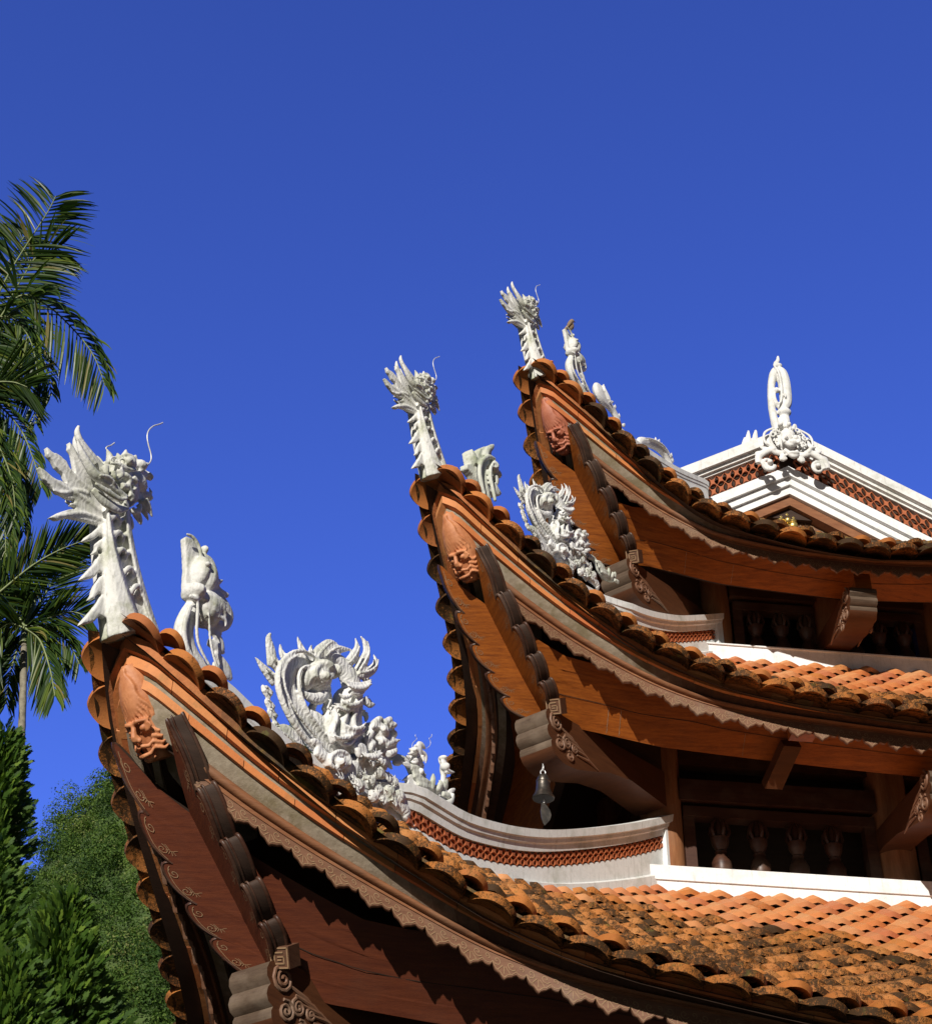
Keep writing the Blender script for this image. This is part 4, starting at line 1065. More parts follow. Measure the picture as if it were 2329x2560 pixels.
# ---- the great coiled dragon
def make_coil(loc):
    root = empty('coiled_dragon', loc, ROTD, 'large ornate white coiled dragon with a hollow curl on the lowest hip ridge', 'dragon statue', 'coiled dragons on the hip ridges')
    f = FIG(800, 1300, (0.00092, 0.00042), (0.00007, -0.0007))
    # the hollow curl: broad band with raised rims
    band = [(760, 1140), (640, 1000), (520, 850), (430, 700), (375, 560), (365, 450), (400, 360), (470, 325), (560, 350)]
    f.T(band, [150, 180, 190, 185, 170, 160, 140, 110, 80], 0.0, 0.42, 10)
    f.T([(660, 1120), (520, 980), (400, 820), (320, 650), (290, 510), (310, 380), (380, 295), (470, 270), (560, 315)], [20, 30, 34, 36, 36, 34, 30, 28, 18], -0.045, 1.2)
    f.T([(745, 1050), (610, 880), (510, 740), (455, 600), (440, 490), (460, 415), (520, 385), (570, 400)], [18, 24, 24, 24, 22, 22, 20, 14], -0.045, 1.2)
    f.T([(690, 1090), (560, 930), (430, 760), (355, 600), (335, 480), (360, 375), (430, 315)], [14, 20, 20, 20, 20, 18, 14], -0.06, 1.0)
    # scales and flames on its back
    for X, Y, tx, ty, w_ in ((290, 830, 285, 850, 70), (255, 730, 262, 690, 66), (235, 660, 232, 628, 66), (215, 560, 190, 520, 80), (245, 450, 130, 310, 90), (270, 340, 215, 180, 90), (330, 290, 305, 195, 60), (490, 270, 430, 125, 80), (540, 260, 540, 185, 56), (400, 270, 385, 245, 50)):
        f.T([(X + 40, Y + 50), (X, Y), ((X + tx) / 2 - 4, (Y + ty) / 2), (tx, ty)], [w_, w_ * 0.95, w_ * 0.62, 12], 0.0, 0.45)
        f.T([(X + 20, Y + 20), (X - 4, Y - 8), ((X + tx) / 2, (Y + ty) / 2 + 8)], [14, 20, 8], -0.03, 0.9)
    f.T([(245, 380), (250, 280), (225, 160), (238, 110)], [60, 86, 52, 10], 0.0, 0.45)
    # knot inside the curl
    f.E(620, 450, 105, 110, 0, 0.085); f.E(520, 460, 65, 90, 0.0, 0.06); f.SP(635, 450, 82, 1.7, 44, -0.065, 2.6, 1); f.E(640, 485, 34, 30, -0.085, 0.03)
    f.E(640, 390, 70, 40, -0.05, 0.05); f.E(710, 420, 38, 50, -0.04, 0.05)
    f.T([(460, 580), (530, 625), (600, 630), (655, 570), (660, 500)], [30, 70, 80, 70, 40], -0.02, 0.7)
    f.T([(620, 600), (590, 680), (560, 760)], [60, 56, 90], 0.02, 0.8)
    # body rearing on the right
    f.T([(590, 250), (690, 280), (790, 350), (850, 440), (880, 540), (870, 660), (850, 780), (870, 900), (930, 1000), (1010, 1070)], [60, 110, 140, 160, 170, 200, 230, 230, 210, 180], 0.0, 0.62, 10)
    f.E(800, 880, 150, 180, 0, 0.09); f.E(860, 650, 95, 110, 0, 0.085)
    random.seed(11)
    for k, (X, Y, L) in enumerate(((775, 515, 230), (790, 540, 215), (800, 565, 200), (700, 700, 230), (720, 725, 200), (760, 690, 170), (780, 900, 170), (790, 930, 160), (800, 880, 150), (740, 620, 120), (830, 610, 120), (700, 960, 170), (730, 985, 150), (900, 1090, 170), (930, 1120, 150), (960, 1150, 140))):
        s_ = 26 + 10 * math.sin(k * 1.7)
        f.T([(X, Y), (X + L * .3, Y + s_), (X + L * .7, Y + s_ * .7), (X + L, Y - 20)], [12, 30, 28, 10], -0.085 - 0.012 * (k % 3), 0.9)
    for k in range(9):
        X = 690 + 26 * k; f.T([(X, 1010 - 10 * k), (X - 18, 920 - 14 * k), (X + 12, 830 - 14 * k), (X - 8, 740 - 16 * k)], [26, 34, 28, 8], -0.075 - 0.015 * math.sin(k * 2), 0.9)
    # flame crest and horns
    for a, wd in (([(560, 330), (600, 260), (650, 200), (690, 165), (738, 160)], [60, 90, 80, 60, 12]), ([(640, 290), (700, 230), (760, 210), (852, 206)], [60, 80, 60, 12]), ([(830, 330), (880, 260), (905, 190), (886, 102)], [70, 72, 50, 10]), ([(900, 400), (950, 320), (985, 230), (968, 140), (926, 84)], [70, 80, 66, 44, 10]), ([(900, 420), (980, 400), (1045, 350), (1058, 290), (1034, 236)], [70, 76, 62, 42, 10]), ([(960, 470), (985, 440), (970, 420)], [50, 36, 10]), ([(970, 480), (1000, 470), (1012, 455)], [40, 30, 8]), ([(950, 530), (1000, 515)], [50, 12]), ([(960, 600), (1000, 660), (1046, 655)], [40, 56, 10]), ([(950, 640), (995, 690)], [40, 10]), ([(940, 720), (975, 760), (960, 800)], [40, 44, 20]), ([(650, 720), (680, 640), (695, 575)], [60, 60, 14]), ([(690, 760), (650, 690), (640, 740)], [50, 40, 12]), ([(600, 330), (560, 300), (520, 300)], [50, 40, 12])):
        f.T(a, wd, 0.0, 0.6); f.T([(x + 6, y + 8) for x, y in a[:-1]], [w_ * 0.3 for w_ in wd[:-1]], -0.045, 0.8)
    f.T([(700, 1020), (640, 940), (600, 830), (580, 740), (640, 800), (690, 860)], [70, 90, 90, 40, 60, 40], 0.0, 0.6)
    body = f.done('body', 'plaster_carved', root, 0.0068, 1)
    # head looking back along the ridge
    f.E(1075, 935, 120, 100, 0, 0.085); f.E(1150, 985, 90, 60, 0, 0.06)
    f.T([(1080, 900), (1160, 930), (1225, 985)], [120, 90, 20], 0, 0.8); f.T([(1040, 1040), (1120, 1060), (1190, 1040)], [120, 90, 30], 0, 0.8)
    f.T([(1100, 1090), (1150, 1140), (1180, 1195)], [90, 60, 10], 0, 0.7)
    for nn in (-1, 1):
        f.E(1090, 915, 44, 44, nn * 0.07, 0.035); f.E(1092, 912, 22, 22, nn * 0.10, 0.016); f.SP(1090, 915, 58, 0.9, 22, nn * 0.08, -2.5, 1)
        for a in ([(1010, 860), (1060, 815), (1090, 808)], [(1100, 850), (1150, 815), (1135, 800)], [(1130, 870), (1185, 860), (1192, 848)], [(1000, 920), (960, 980), (955, 1040)], [(1010, 1000), (985, 1050), (1010, 1085)], [(1060, 1000), (1120, 985), (1180, 965)], [(1100, 1030), (1170, 1000), (1230, 985)], [(1040, 870), (1000, 880), (985, 900)], [(1130, 1100), (1180, 1080), (1200, 1050)]):
            f.T(a, [52, 44, 12], nn * 0.07)
    f.E(1165, 925, 34, 36, -0.03, 0.04)
    f.done('head', 'plaster_carved', root, 0.0062, 1)
    # clouds, scrolls and leaves at its feet
    f.T([(270, 885), (340, 880), (400, 930), (450, 1030), (520, 1120), (640, 1190)], [20, 90, 120, 130, 120, 80], -0.02, 0.5)
    for k in range(4): f.T([(300 + 20 * k, 890 + 8 * k), (390 + 14 * k, 960 + 10 * k), (470, 1060 + 10 * k)], [10, 18, 8], -0.055, 0.9)
    f.T([(540, 985), (575, 985), (600, 1030), (580, 1070), (640, 1110), (660, 1180)], [40, 46, 50, 60, 90, 60], -0.06, 0.7)
    f.E(740, 1150, 80, 78, -0.03, 0.07); f.SP(740, 1150, 84, 1.9, 36, -0.09, 0.4, -1); f.E(755, 1165, 28, 28, -0.11, 0.025)
    f.E(850, 1200, 110, 100, 0, 0.08)
    lobes = ((760, 1260), (840, 1290), (900, 1340), (880, 1390), (990, 1310), (1060, 1250), (1130, 1290), (1000, 1180), (1080, 1180), (1180, 1320), (1050, 1380), (1140, 1400), (940, 1260), (1020, 1110), (1220, 1440), (1180, 1480), (1090, 1470), (1010, 1430))
    for k, (X, Y) in enumerate(lobes):
        a = 0.9 + 0.35 * math.sin(k * 2.1); L = 95
        f.T([(X - L * .5 * math.cos(a), Y - L * .5 * math.sin(a)), (X, Y), (X + L * .55 * math.cos(a + .3), Y + L * .55 * math.sin(a + .3))], [60, 96, 26], -0.04 - 0.02 * (k % 3), 0.62)
        for j in (-1, 0, 1): f.T([(X - L * .45 * math.cos(a) - j * 18, Y - L * .45 * math.sin(a) + j * 16), (X + L * .4 * math.cos(a + .3) - j * 8, Y + L * .4 * math.sin(a + .3) + j * 8)], [14, 10], -0.095 - 0.012 * (k % 3), 0.8)
    f.T([(1130, 1440), (1220, 1500), (1265, 1560), (1255, 1610)], [90, 110, 90, 50], -0.06, 0.6)
    f.T([(840, 1050), (900, 1040), (930, 1080), (900, 1150)], [60, 80, 80, 50], -0.07, 0.7); f.T([(880, 1060), (885, 1110), (895, 1140)], [46, 40, 14], -0.11)
    f.T([(910, 1120), (990, 1130), (1060, 1150), (1100, 1210)], [60, 100, 110, 60], -0.05, 0.6)
    for k in range(6): f.T([(930 + 25 * k, 1110 + 5 * k), (1000 + 18 * k, 1130 + 12 * k), (1050 + 10 * k, 1170 + 12 * k)], [12, 18, 8], -0.105, 0.9)
    f.T([(860, 1150), (950, 1200), (1040, 1240), (1160, 1280)], [90, 110, 110, 70], -0.03, 0.7)
    f.done('cloud_base', 'plaster_carved', root, 0.0068, 1)
    # tail running on along the ridge
    f.T([(1150, 1080), (1230, 1100), (1310, 1140), (1350, 1210), (1385, 1290), (1440, 1350), (1520, 1385), (1590, 1380), (1635, 1330), (1650, 1275)], [60, 62, 66, 70, 80, 90, 90, 86, 66, 20], 0.0, 0.7)
    for a in ([(1320, 1190), (1370, 1200), (1408, 1195)], [(1340, 1225), (1400, 1235), (1445, 1230)], [(1345, 1260), (1410, 1265), (1460, 1255)], [(1370, 1290), (1450, 1310), (1515, 1345)], [(1380, 1320), (1440, 1350), (1500, 1365)], [(1500, 1380), (1515, 1300), (1520, 1245)], [(1550, 1390), (1580, 1340), (1570, 1300)], [(1590, 1420), (1650, 1440), (1640, 1470)], [(1180, 1150), (1225, 1150), (1260, 1140)]):
        f.T(a, [40, 48, 12], -0.03, 0.7)
    f.done('tail', 'plaster_mossy', root, 0.0068, 1)
    return root
coil = make_coil(hip(0, 1.812, -0.36))
c = copy_tree(coil); c.location = hip(1, 1.689, -0.13); c.scale = (0.80, 0.80, 0.80); c['label'] = 'large ornate white coiled dragon with a hollow curl on the middle hip ridge'

# ---- two small figures standing on the lowest ridge
def make_small_dragon(loc):
    root = empty('small_dragon', loc, ROTD, 'small white dragon looking up with two thin whiskers, on the ridge beside the coiled tail', 'dragon statue')
    k = 7.2 / 3.057
    f = FIG(330, 1500, (0.00092 / k, 0.00042 / k), (0.00007 / k, -0.0007 / k))
    f.PL([(370, 1520), (330, 1440), (250, 1400), (190, 1390), (115, 1380), (180, 1330), (175, 1240), (100, 1290), (30, 1310), (90, 1260), (130, 1190), (150, 1150), (55, 1160), (140, 1090), (180, 1060), (330, 1080), (420, 1150), (400, 1300), (420, 1420)], 0.0, 0.03)
    f.T([(360, 1500), (320, 1380), (300, 1250), (300, 1120), (300, 1000)], [110, 120, 130, 150, 190], -0.01, 0.6)
    f.T([(270, 980), (300, 850), (330, 720), (370, 600), (400, 500)], [260, 300, 280, 210, 120], 0, 0.55)
    f.T([(360, 560), (400, 480), (470, 520), (505, 580)], [90, 110, 90, 30], 0, 0.7)
    f.T([(430, 640), (500, 680), (520, 760), (495, 860)], [110, 90, 70, 12], 0, 0.7); f.T([(400, 860), (440, 900), (410, 990)], [120, 90, 40], 0, 0.7)
    f.E(250, 640, 60, 60, -0.035, 0.03); f.E(252, 638, 26, 26, -0.055, 0.014); f.E(345, 1040, 50, 60, -0.03, 0.03)
    for a in ([(220, 590), (180, 610), (145, 575)], [(300, 560), (270, 540), (280, 510)], [(200, 690), (150, 690), (108, 675)], [(160, 780), (110, 740), (70, 715)], [(130, 840), (60, 790), (10, 750)], [(150, 890), (60, 870), (-40, 840)], [(200, 930), (110, 920), (20, 900)], [(240, 980), (170, 950), (140, 930)], [(340, 760), (290, 800), (200, 800)], [(320, 830), (260, 870), (180, 860)], [(420, 720), (440, 800), (430, 860)], [(330, 640), (310, 720), (300, 760)]):
        f.T(a, [56, 50, 12], -0.03, 0.8)
    f.done('body', 'plaster_white', root, 0.0045, 1)
    f.T([(330, 520), (345, 440), (390, 390), (430, 360), (432, 330), (405, 295), (412, 262)], 9, 0.02); f.done('whisker', 'steel_wire', root)
    f.T([(520, 580), (570, 540), (600, 490), (595, 430), (572, 385), (620, 360), (636, 300)], 9, -0.02); f.done('whisker', 'steel_wire', root)
make_small_dragon(hip(0, 2.365, -0.20))
def make_small_bird(loc):
    root = empty('small_phoenix', loc, ROTD, 'small white bird figure half hidden by the dark eave tiles of the middle roof', 'bird statue')
    k = 7.2 / 3.057
    f = FIG(830, 1550, (0.00092 / k, 0.00042 / k), (0.00007 / k, -0.0007 / k))
    f.T([(840, 1560), (810, 1420), (800, 1290), (800, 1160), (810, 1060)], [130, 150, 130, 110, 110], 0, 0.7)
    f.T([(810, 1060), (820, 960), (830, 860), (830, 740), (820, 700)], [130, 170, 150, 120, 60], 0, 0.6)
    f.T([(760, 850), (730, 790), (698, 722)], [60, 60, 12], 0, 0.5); f.E(830, 720, 60, 40, 0, 0.03); f.E(815, 920, 60, 66, -0.03, 0.03)
    f.T([(860, 940), (940, 990), (1040, 1010)], [120, 80, 20], 0, 0.6); f.T([(820, 1010), (880, 1040), (960, 1050)], [60, 60, 16], -0.03)
    f.T([(700, 1480), (680, 1400), (720, 1300), (770, 1250)], [60, 80, 60, 16], -0.02, 0.6); f.T([(870, 1500), (920, 1420), (980, 1370), (1030, 1345)], [80, 110, 80, 30], -0.01, 0.6)
    f.T([(600, 1560), (720, 1620), (850, 1630), (930, 1560), (970, 1450)], [90, 110, 110, 90, 40], -0.03, 0.7)
    f.T([(840, 1700), (920, 1720), (1000, 1760)], [80, 80, 60], -0.03, 0.7)
    f.done('body', 'plaster_white', root, 0.0045, 1)
make_small_bird(hip(0, 2.591, -0.125))

# ---- small pieces on the topmost hip
def make_top_leaf(loc):
    root = empty('leaf_ornament', loc, ROTD, 'small white upright leaf ornament with spiky back on the topmost hip ridge', 'leaf statue')
    f = FIG(400, 700, (0.000775, 0.00052), (0.00001, -0.00060))
    f.T([(250, 190), (240, 250), (260, 330), (320, 420), (400, 500), (480, 600), (540, 720), (560, 800)], [130, 190, 190, 170, 140, 120, 110, 100], 0, 0.55)
    f.T([(290, 180), (320, 290), (370, 400), (410, 490)], [20, 30, 34, 20], -0.04)
    for a in ([(360, 380), (400, 360), (405, 305)], [(420, 470), (460, 450), (500, 440)], [(490, 560), (520, 530), (515, 480)], [(550, 720), (585, 690), (580, 630)], [(640, 850), (665, 840), (680, 812)]): f.T(a, [50, 46, 10], 0, 0.6)
    f.done('body', 'plaster_white', root, 0.007, 1)
make_top_leaf(hip(2, 1.36, 0.0))
def make_top_tail(loc):
    root = empty('arched_dragon', loc, ROTD, 'small white arched dragon body with tail spikes near the top gable', 'dragon statue')
    f = FIG(1130, 1100, (0.000775, 0.00052), (0.00001, -0.00060))
    f.T([(780, 1120), (810, 1010), (880, 980), (980, 1000), (1080, 1040), (1180, 1080), (1260, 1150), (1320, 1230), (1370, 1330), (1400, 1420)], [60, 110, 120, 120, 120, 125, 125, 120, 110, 100], 0, 0.7)
    f.T([(860, 960), (980, 970), (1100, 1010), (1220, 1080), (1310, 1180), (1370, 1290)], [14, 22, 24, 24, 22, 14], -0.045)
    for a in ([(1080, 1010), (1085, 960), (1078, 925)], [(1130, 1010), (1140, 950), (1134, 895)], [(1170, 1030), (1200, 980), (1216, 935)], [(1210, 1050), (1250, 1040), (1258, 1000)], [(1390, 1260), (1430, 1230), (1440, 1180)], [(1400, 1340), (1450, 1320), (1450, 1260)]): f.T(a, [54, 48, 10], 0, 0.6)
    f.done('body', 'plaster_white', root, 0.007, 1)
make_top_tail(hip(2, 2.03, 0.12))

# ---- sparrow sitting on the topmost bird figure
def make_sparrow(loc):
    root = empty('sparrow', loc, ROTD - 0.6, 'small brown sparrow perched on the crest of the topmost bird figure', 'bird')
    q = MB()
    q.ball((0, 0, 0.045), 0.030, 0.026, 0.045, n=12, k=8); q.ball((0.012, 0, 0.098), 0.020, 0.019, 0.019, n=12, k=8)
    q.tube([(0.0, 0, 0.07), (0.008, 0, 0.095)], [0.024, 0.018], 10); q.tube([(-0.02, 0, 0.03), (-0.045, 0, -0.01), (-0.06, 0, -0.045)], [0.016, 0.013, 0.009], 8, 0.9, Vector((0, 1, 0)))
    for s_ in (-1, 1): q.tube([(0.0, s_ * 0.022, 0.075), (-0.012, s_ * 0.027, 0.045), (-0.035, s_ * 0.012, 0.0)], [0.012, 0.016, 0.004], 8)
    q.remesh(0.004, 2); o = q.build('body', 'feather', None, 180); o.parent = root
    q.tube([(0.028, 0, 0.098), (0.044, 0, 0.096)], [0.006, 0.001], 6)
    q2 = MB(); q2.tube([(0.028, 0, 0.098), (0.044, 0, 0.096)], [0.006, 0.001], 6); o = q2.build('beak', 'beak', None, 60); o.parent = root
    q2 = MB()
    for s_ in (-1, 1): q2.tube([(0.0, s_ * 0.012, 0.01), (0.004, s_ * 0.012, -0.02)], 0.003, 6)
    o = q2.build('leg', 'beak', None, 60); o.parent = root
make_sparrow(hip(2, 0.865, 0.56))

# ---- finial and relief of the gable
def make_finial(loc):
    rz = ALPHA
    root = empty('gable_finial', loc, rz, 'white curled ring-shaped finial standing on the gable peak', 'finial')
    f = FIG(640, 1080, (0.00062, 0.0), (0.0, -0.00100))
    f.T([(545, 1090), (520, 980), (505, 860), (500, 740), (515, 600), (545, 470), (590, 360), (640, 300)], [96, 94, 88, 84, 84, 90, 100, 110], 0.0, 1.1, 10)
    f.T([(650, 290), (710, 330), (735, 430), (735, 560), (720, 680), (680, 745), (620, 740), (570, 690)], [120, 145, 150, 150, 145, 125, 84, 50], 0.0, 1.0, 10)
    f.T([(590, 290), (640, 350), (655, 470), (650, 600), (620, 720), (575, 760)], [22, 30, 32, 32, 30, 20], -0.055)
    f.T([(610, 1080), (640, 980), (660, 900), (680, 840)], [150, 150, 140, 100], 0.0, 0.8)
    f.T([(690, 1080), (700, 1000), (680, 900)], [150, 110, 60], 0.0, 0.8)
    f.E(670, 815, 84, 56, -0.01, 0.055); f.E(590, 570, 36, 36, -0.03, 0.03); f.T([(560, 600), (550, 660), (580, 730)], [26, 34, 22], -0.03)
    f.E(685, 235, 52, 34, 0, 0.035); f.T([(630, 250), (650, 205), (690, 170), (705, 105)], [36, 50, 50, 26], 0, 0.7); f.T([(680, 640), (690, 670), (680, 690)], [30, 24, 8], -0.07)
    f.done('body', 'plaster_white', root, 0.008, 1)
make_finial(GP(0.02, 2.08, 0.945))
def make_relief(loc):
    root = empty('gable_mask', loc, ALPHA, 'white openwork lion mask with scrolls and leaves under the gable peak', 'relief')
    f = FIG(780, 1540, (0.00075, 0.0), (0.0, -0.00092))
    f.E(765, 1230, 110, 130, 0.0, 0.06); f.E(770, 1180, 85, 80, -0.03, 0.05)
    f.T([(680, 1290), (760, 1340), (850, 1290)], [40, 50, 40], -0.075); f.E(790, 1310, 60, 34, -0.07, 0.04); f.T([(690, 1390), (770, 1440), (850, 1400)], [50, 60, 50], -0.06); f.T([(730, 1440), (790, 1475), (850, 1440)], [40, 50, 30], -0.07); f.E(790, 1440, 60, 20, -0.085, 0.02)
    for sg in (-1, 1):
        m = lambda x: 775 + sg * x
        f.E(m(60), 1255, 26, 26, -0.085, 0.022); f.T([(m(20), 1270), (m(70), 1225), (m(110), 1290)], [18, 30, 14], -0.08); f.T([(m(75), 1320), (m(95), 1290), (m(80), 1265)], [40, 34, 12], -0.085)
        for (r_, w_) in ((275, 30), (200, 30), (135, 30)):
            f.T([(m(r_ * .55), 1080 + (300 - r_) * .2), (m(r_ * .95), 1150), (m(r_ * 1.05), 1240), (m(r_ * .92), 1310), (m(r_ * .6), 1360)], [w_ * .8, w_, w_, w_, w_ * .6], -0.02, 0.8)
        f.SP(m(185), 1210, 40, 1.2, 26, -0.05, 0, sg); f.SP(m(110), 1130, 34, 1.2, 22, -0.05, 1, -sg); f.SP(m(160), 1310, 36, 1.3, 26, -0.06, 2, sg)
        f.T([(m(70), 1400), (m(150), 1420), (m(230), 1390), (m(320), 1430), (m(390), 1490), (m(400), 1570)], [40, 70, 76, 76, 80, 70], -0.045, 0.7)
        f.T([(m(90), 1440), (m(120), 1500), (m(60), 1480)], [60, 66, 30], -0.05, 0.7); f.SP(m(290), 1570, 78, 1.6, 50, -0.05, 0.2, -sg); f.E(m(280), 1570, 30, 28, -0.08, 0.025)
        f.T([(m(250), 1380), (m(330), 1370), (m(375), 1345)], [50, 46, 10], -0.04, 0.7); f.T([(m(330), 1430), (m(400), 1440), (m(425), 1470)], [50, 46, 14], -0.04, 0.7); f.T([(m(200), 1400), (m(240), 1340), (m(300), 1330)], [40, 44, 14], -0.06)
        f.T([(m(60), 1120), (m(90), 1060), (m(110), 1090)], [40, 36, 14], -0.05)
    f.T([(690, 1110), (720, 1040), (740, 990)], [60, 70, 14], -0.04); f.T([(740, 1110), (770, 1040), (780, 985)], [60, 60, 12], -0.05); f.E(680, 1100, 26, 26, -0.08, 0.03); f.E(780, 1090, 24, 26, -0.08, 0.03)
    f.done('body', 'plaster_white', root, 0.0062, 1)
make_relief(GP(-0.01, gi - 0.10, 0.475))
def make_gable_leaf(loc, pts, lab):
    root = empty('ridge_flame', loc, ALPHA, lab, 'ornament')
    f = FIG(pts[0], pts[1], (0.00085, 0.0), (0.0, -0.00115))
    for a, wd in pts[2]: f.T(a, wd, 0.0, 0.7)
    f.done('body', 'plaster_white', root, 0.007, 1)
make_gable_leaf(GP(-0.30, gi + 0.08, 0.80), (350, 1200, [([(300, 1260), (290, 1180), (310, 1090)], [50, 50, 18]), ([(340, 1230), (345, 1110), (362, 1012)], [60, 56, 18]), ([(410, 1220), (420, 1100), (440, 1005)], [70, 60, 24]), ([(260, 1250), (262, 1210), (270, 1190)], [30, 30, 10]), ([(370, 1220), (380, 1120)], [50, 20])]), 'cluster of small white flame tufts on the left slope of the gable ridge')
make_gable_leaf(GP(0.35, gi + 0.08, 0.745), (1230, 1250, [([(1270, 1330), (1240, 1260), (1235, 1200), (1218, 1152)], [90, 66, 46, 12])]), 'single white flame spike on the right slope of the gable ridge')

# ---- bell hanging under the middle corner bracket
def make_bell(loc):
    root = empty('hanging_bell', loc, 0.2, 'small dark bronze bell with a leaf clapper hanging on a chain under the corner bracket', 'bell')
    q = MB()
    q.lathe((0, 0, 0), [(0.0635, -0.205), (0.066, -0.200), (0.062, -0.190), (0.054, -0.176), (0.047, -0.160), (0.043, -0.140), (0.041, -0.115), (0.040, -0.100), (0.043, -0.097), (0.043, -0.091), (0.036, -0.085), (0.035, -0.072), (0.027, -0.055), (0.012, -0.046), (0.004, -0.044)], 28)
    q.f.pop(-2) if False else None
    o = q.build('bell_body', 'bronze', None, 35); o.parent = root
    q = MB(); q.lathe((0, 0, 0), [(0.058, -0.2065), (0.050, -0.185), (0.038, -0.15), (0.02, -0.11)], 24); o2 = q.build('bell_mouth', 'hollow_black', None, 60); o2.parent = root  # black disc over the closed bell stands in for its shaded hollow
    q = MB()
    def ring(c, r, w_, ax):
        m = [(c[0] + (r * math.cos(a) if ax else 0), c[1] + (0 if ax else r * math.cos(a)), c[2] + 1.25 * r * math.sin(a)) for a in [2 * math.pi * k / 12 for k in range(13)]]
        q.tube(m, w_, 6)
    ring((0, 0, -0.035), 0.015, 0.004, 1); ring((0, 0, -0.006), 0.013, 0.0035, 0)
    for k in range(11): ring((0, 0, 0.016 + 0.013 * k), 0.0055, 0.0018, k % 2)
    o = q.build('chain', 'steel_wire', None, 60); o.parent = root
    q = MB(); q.tube([(0, 0, -0.14), (0.004, 0, -0.235)], 0.0018, 6); ring((0.004, 0, -0.222), 0.006, 0.0018, 1); o = q.build('clapper_wire', 'steel_wire', None, 60); o.parent = root
    q = MB()
    out = [(-0.012, 0), (0.002, 0.004), (0.02, -0.012), (0.038, -0.04), (0.046, -0.07), (0.038, -0.10), (0.018, -0.125), (0.006, -0.14), (-0.004, -0.125), (-0.014, -0.09), (-0.018, -0.05)]
    q.prism([(x, -0.003, z - 0.235) for x, z in out], [(x, 0.003, z - 0.235) for x, z in out])
    o = q.build('clapper_leaf', 'bronze', None, 30); o.parent = root
make_bell(hip(1, 1.425, -1.755))
# ------------------------------------------------------------------ vegetation
def at(x, y, D):
    """point seen in direction (x, y) of the 2329 x 2560 picture, D metres in front of the camera along the ground"""
    r = fw + rtv * ((x - 1164.5) / 3814.67) - upv * ((y - 1280) / 3814.67)
    return Vector((0, 0, CAMZ)) + r * (D / r.y)
def curve(pts, n):
    out = []; m = len(pts) - 1
    for k in range(n + 1):
        u = k / n * m; i = min(int(u), m - 1); t = u - i
        p0, p1, p2, p3 = pts[max(i - 1, 0)], pts[i], pts[i + 1], pts[min(i + 2, m)]
        out.append(0.5 * ((2 * p1) + (p2 - p0) * t + (2 * p0 - 5 * p1 + 4 * p2 - p3) * t * t + (3 * p1 - p0 - 3 * p2 + p3) * t ** 3))
    return out
def leaflet(mb, p, d, L, w_, droop, side, var):
    """folded strip that bends under its own weight; the tip is often split"""
    tw = random.gauss(0, 0.7); cw, sw = math.cos(tw), math.sin(tw)
    rows = []; q = Vector(p); dd = Vector(d).normalized(); n = 6
    for k in range(n + 1):
        u = k / n
        wd = w_ * (0.35 + 1.0 * u) if u < 0.3 else w_ * (1.05 - 0.95 * ((u - 0.3) / 0.7) ** 1.8)
        s_ = dd.cross(Vector(side)).normalized() if abs(dd.dot(Vector(side))) < 0.98 else dd.orthogonal()
        sd = (s_ * cw + s_.cross(dd).normalized() * sw).normalized(); s_ = dd.cross(sd)
        rows.append([q - sd * wd / 2 - s_ * wd * 0.18, q, q + sd * wd / 2 - s_ * wd * 0.18])
        q = q + dd * (L / n); dd = (dd + Vector((0, 0, -1)) * droop * (0.35 + u) / n).normalized()
    mb.cv = var; mb.grid(rows)
def frond(root, px, D, L, count=34, droop=0.9, fwd=0.75, w_=0.034, both=True, fall=0.0, dz=(0, 0)):
    pts = [at(x, y, D + dz[0] + (dz[1] - dz[0]) * i / (len(px) - 1)) for i, (x, y) in enumerate(px)]
    c = curve(pts, count)
    q = MB(); q.tube(c, [0.026 * (1 - 0.75 * k / count) + 0.004 for k in range(count + 1)], 7)
    o = q.build('frond', 'rachis', root, 60)
    lv = MB()
    for k_ in range(int(count * 0.12), int(count * 1.9) + 1):
        k = min(count, int(k_ / 1.9)); u = k / count; t = (c[min(k + 1, count)] - c[max(k - 1, 0)]).normalized()
        view = (c[k] - Vector((0, 0, CAMZ))).normalized()
        ref = (Vector((0, 0, 1)) - t * t.z); ref = ref.normalized() if ref.length > 0.1 else view
        sd = t.cross((view * 0.75 + Vector((0, 0, 1)) * 0.3 + Vector((0.25, 0, 0))).normalized()).normalized()
        ln = L * (0.45 + 0.55 * math.sin(math.pi * min(1, 0.15 + u * 0.85)) ** 0.7) * random.uniform(0.85, 1.12)
        for sg in (-1, 1) if both else (1,):
            d = t * (fwd + 0.5 * u ** 2 + random.uniform(-0.12, 0.12)) + sd * sg * random.uniform(0.75, 1.0) + view * random.uniform(-0.3, 0.3) + Vector((0, 0, -fall))
            lit = random.random() ** 1.3  # leaflet tone drawn at random over the leaf colour ramp
            if random.random() < 0.04: lit = 1.0
            leaflet(lv, c[k] + t * random.uniform(-.02, .02), d, ln * 1.28, w_ * 1.3 * random.uniform(0.9, 1.5), droop * random.uniform(0.6, 1.4), view, min(lit, 0.97) if lit < 1 else 1.0)
    l = lv.build('leaflets', 'palm_leaf', None, 0, False); l.parent = o
    l.matrix_parent_inverse = Matrix.Identity(4)
    return o
random.seed(21)
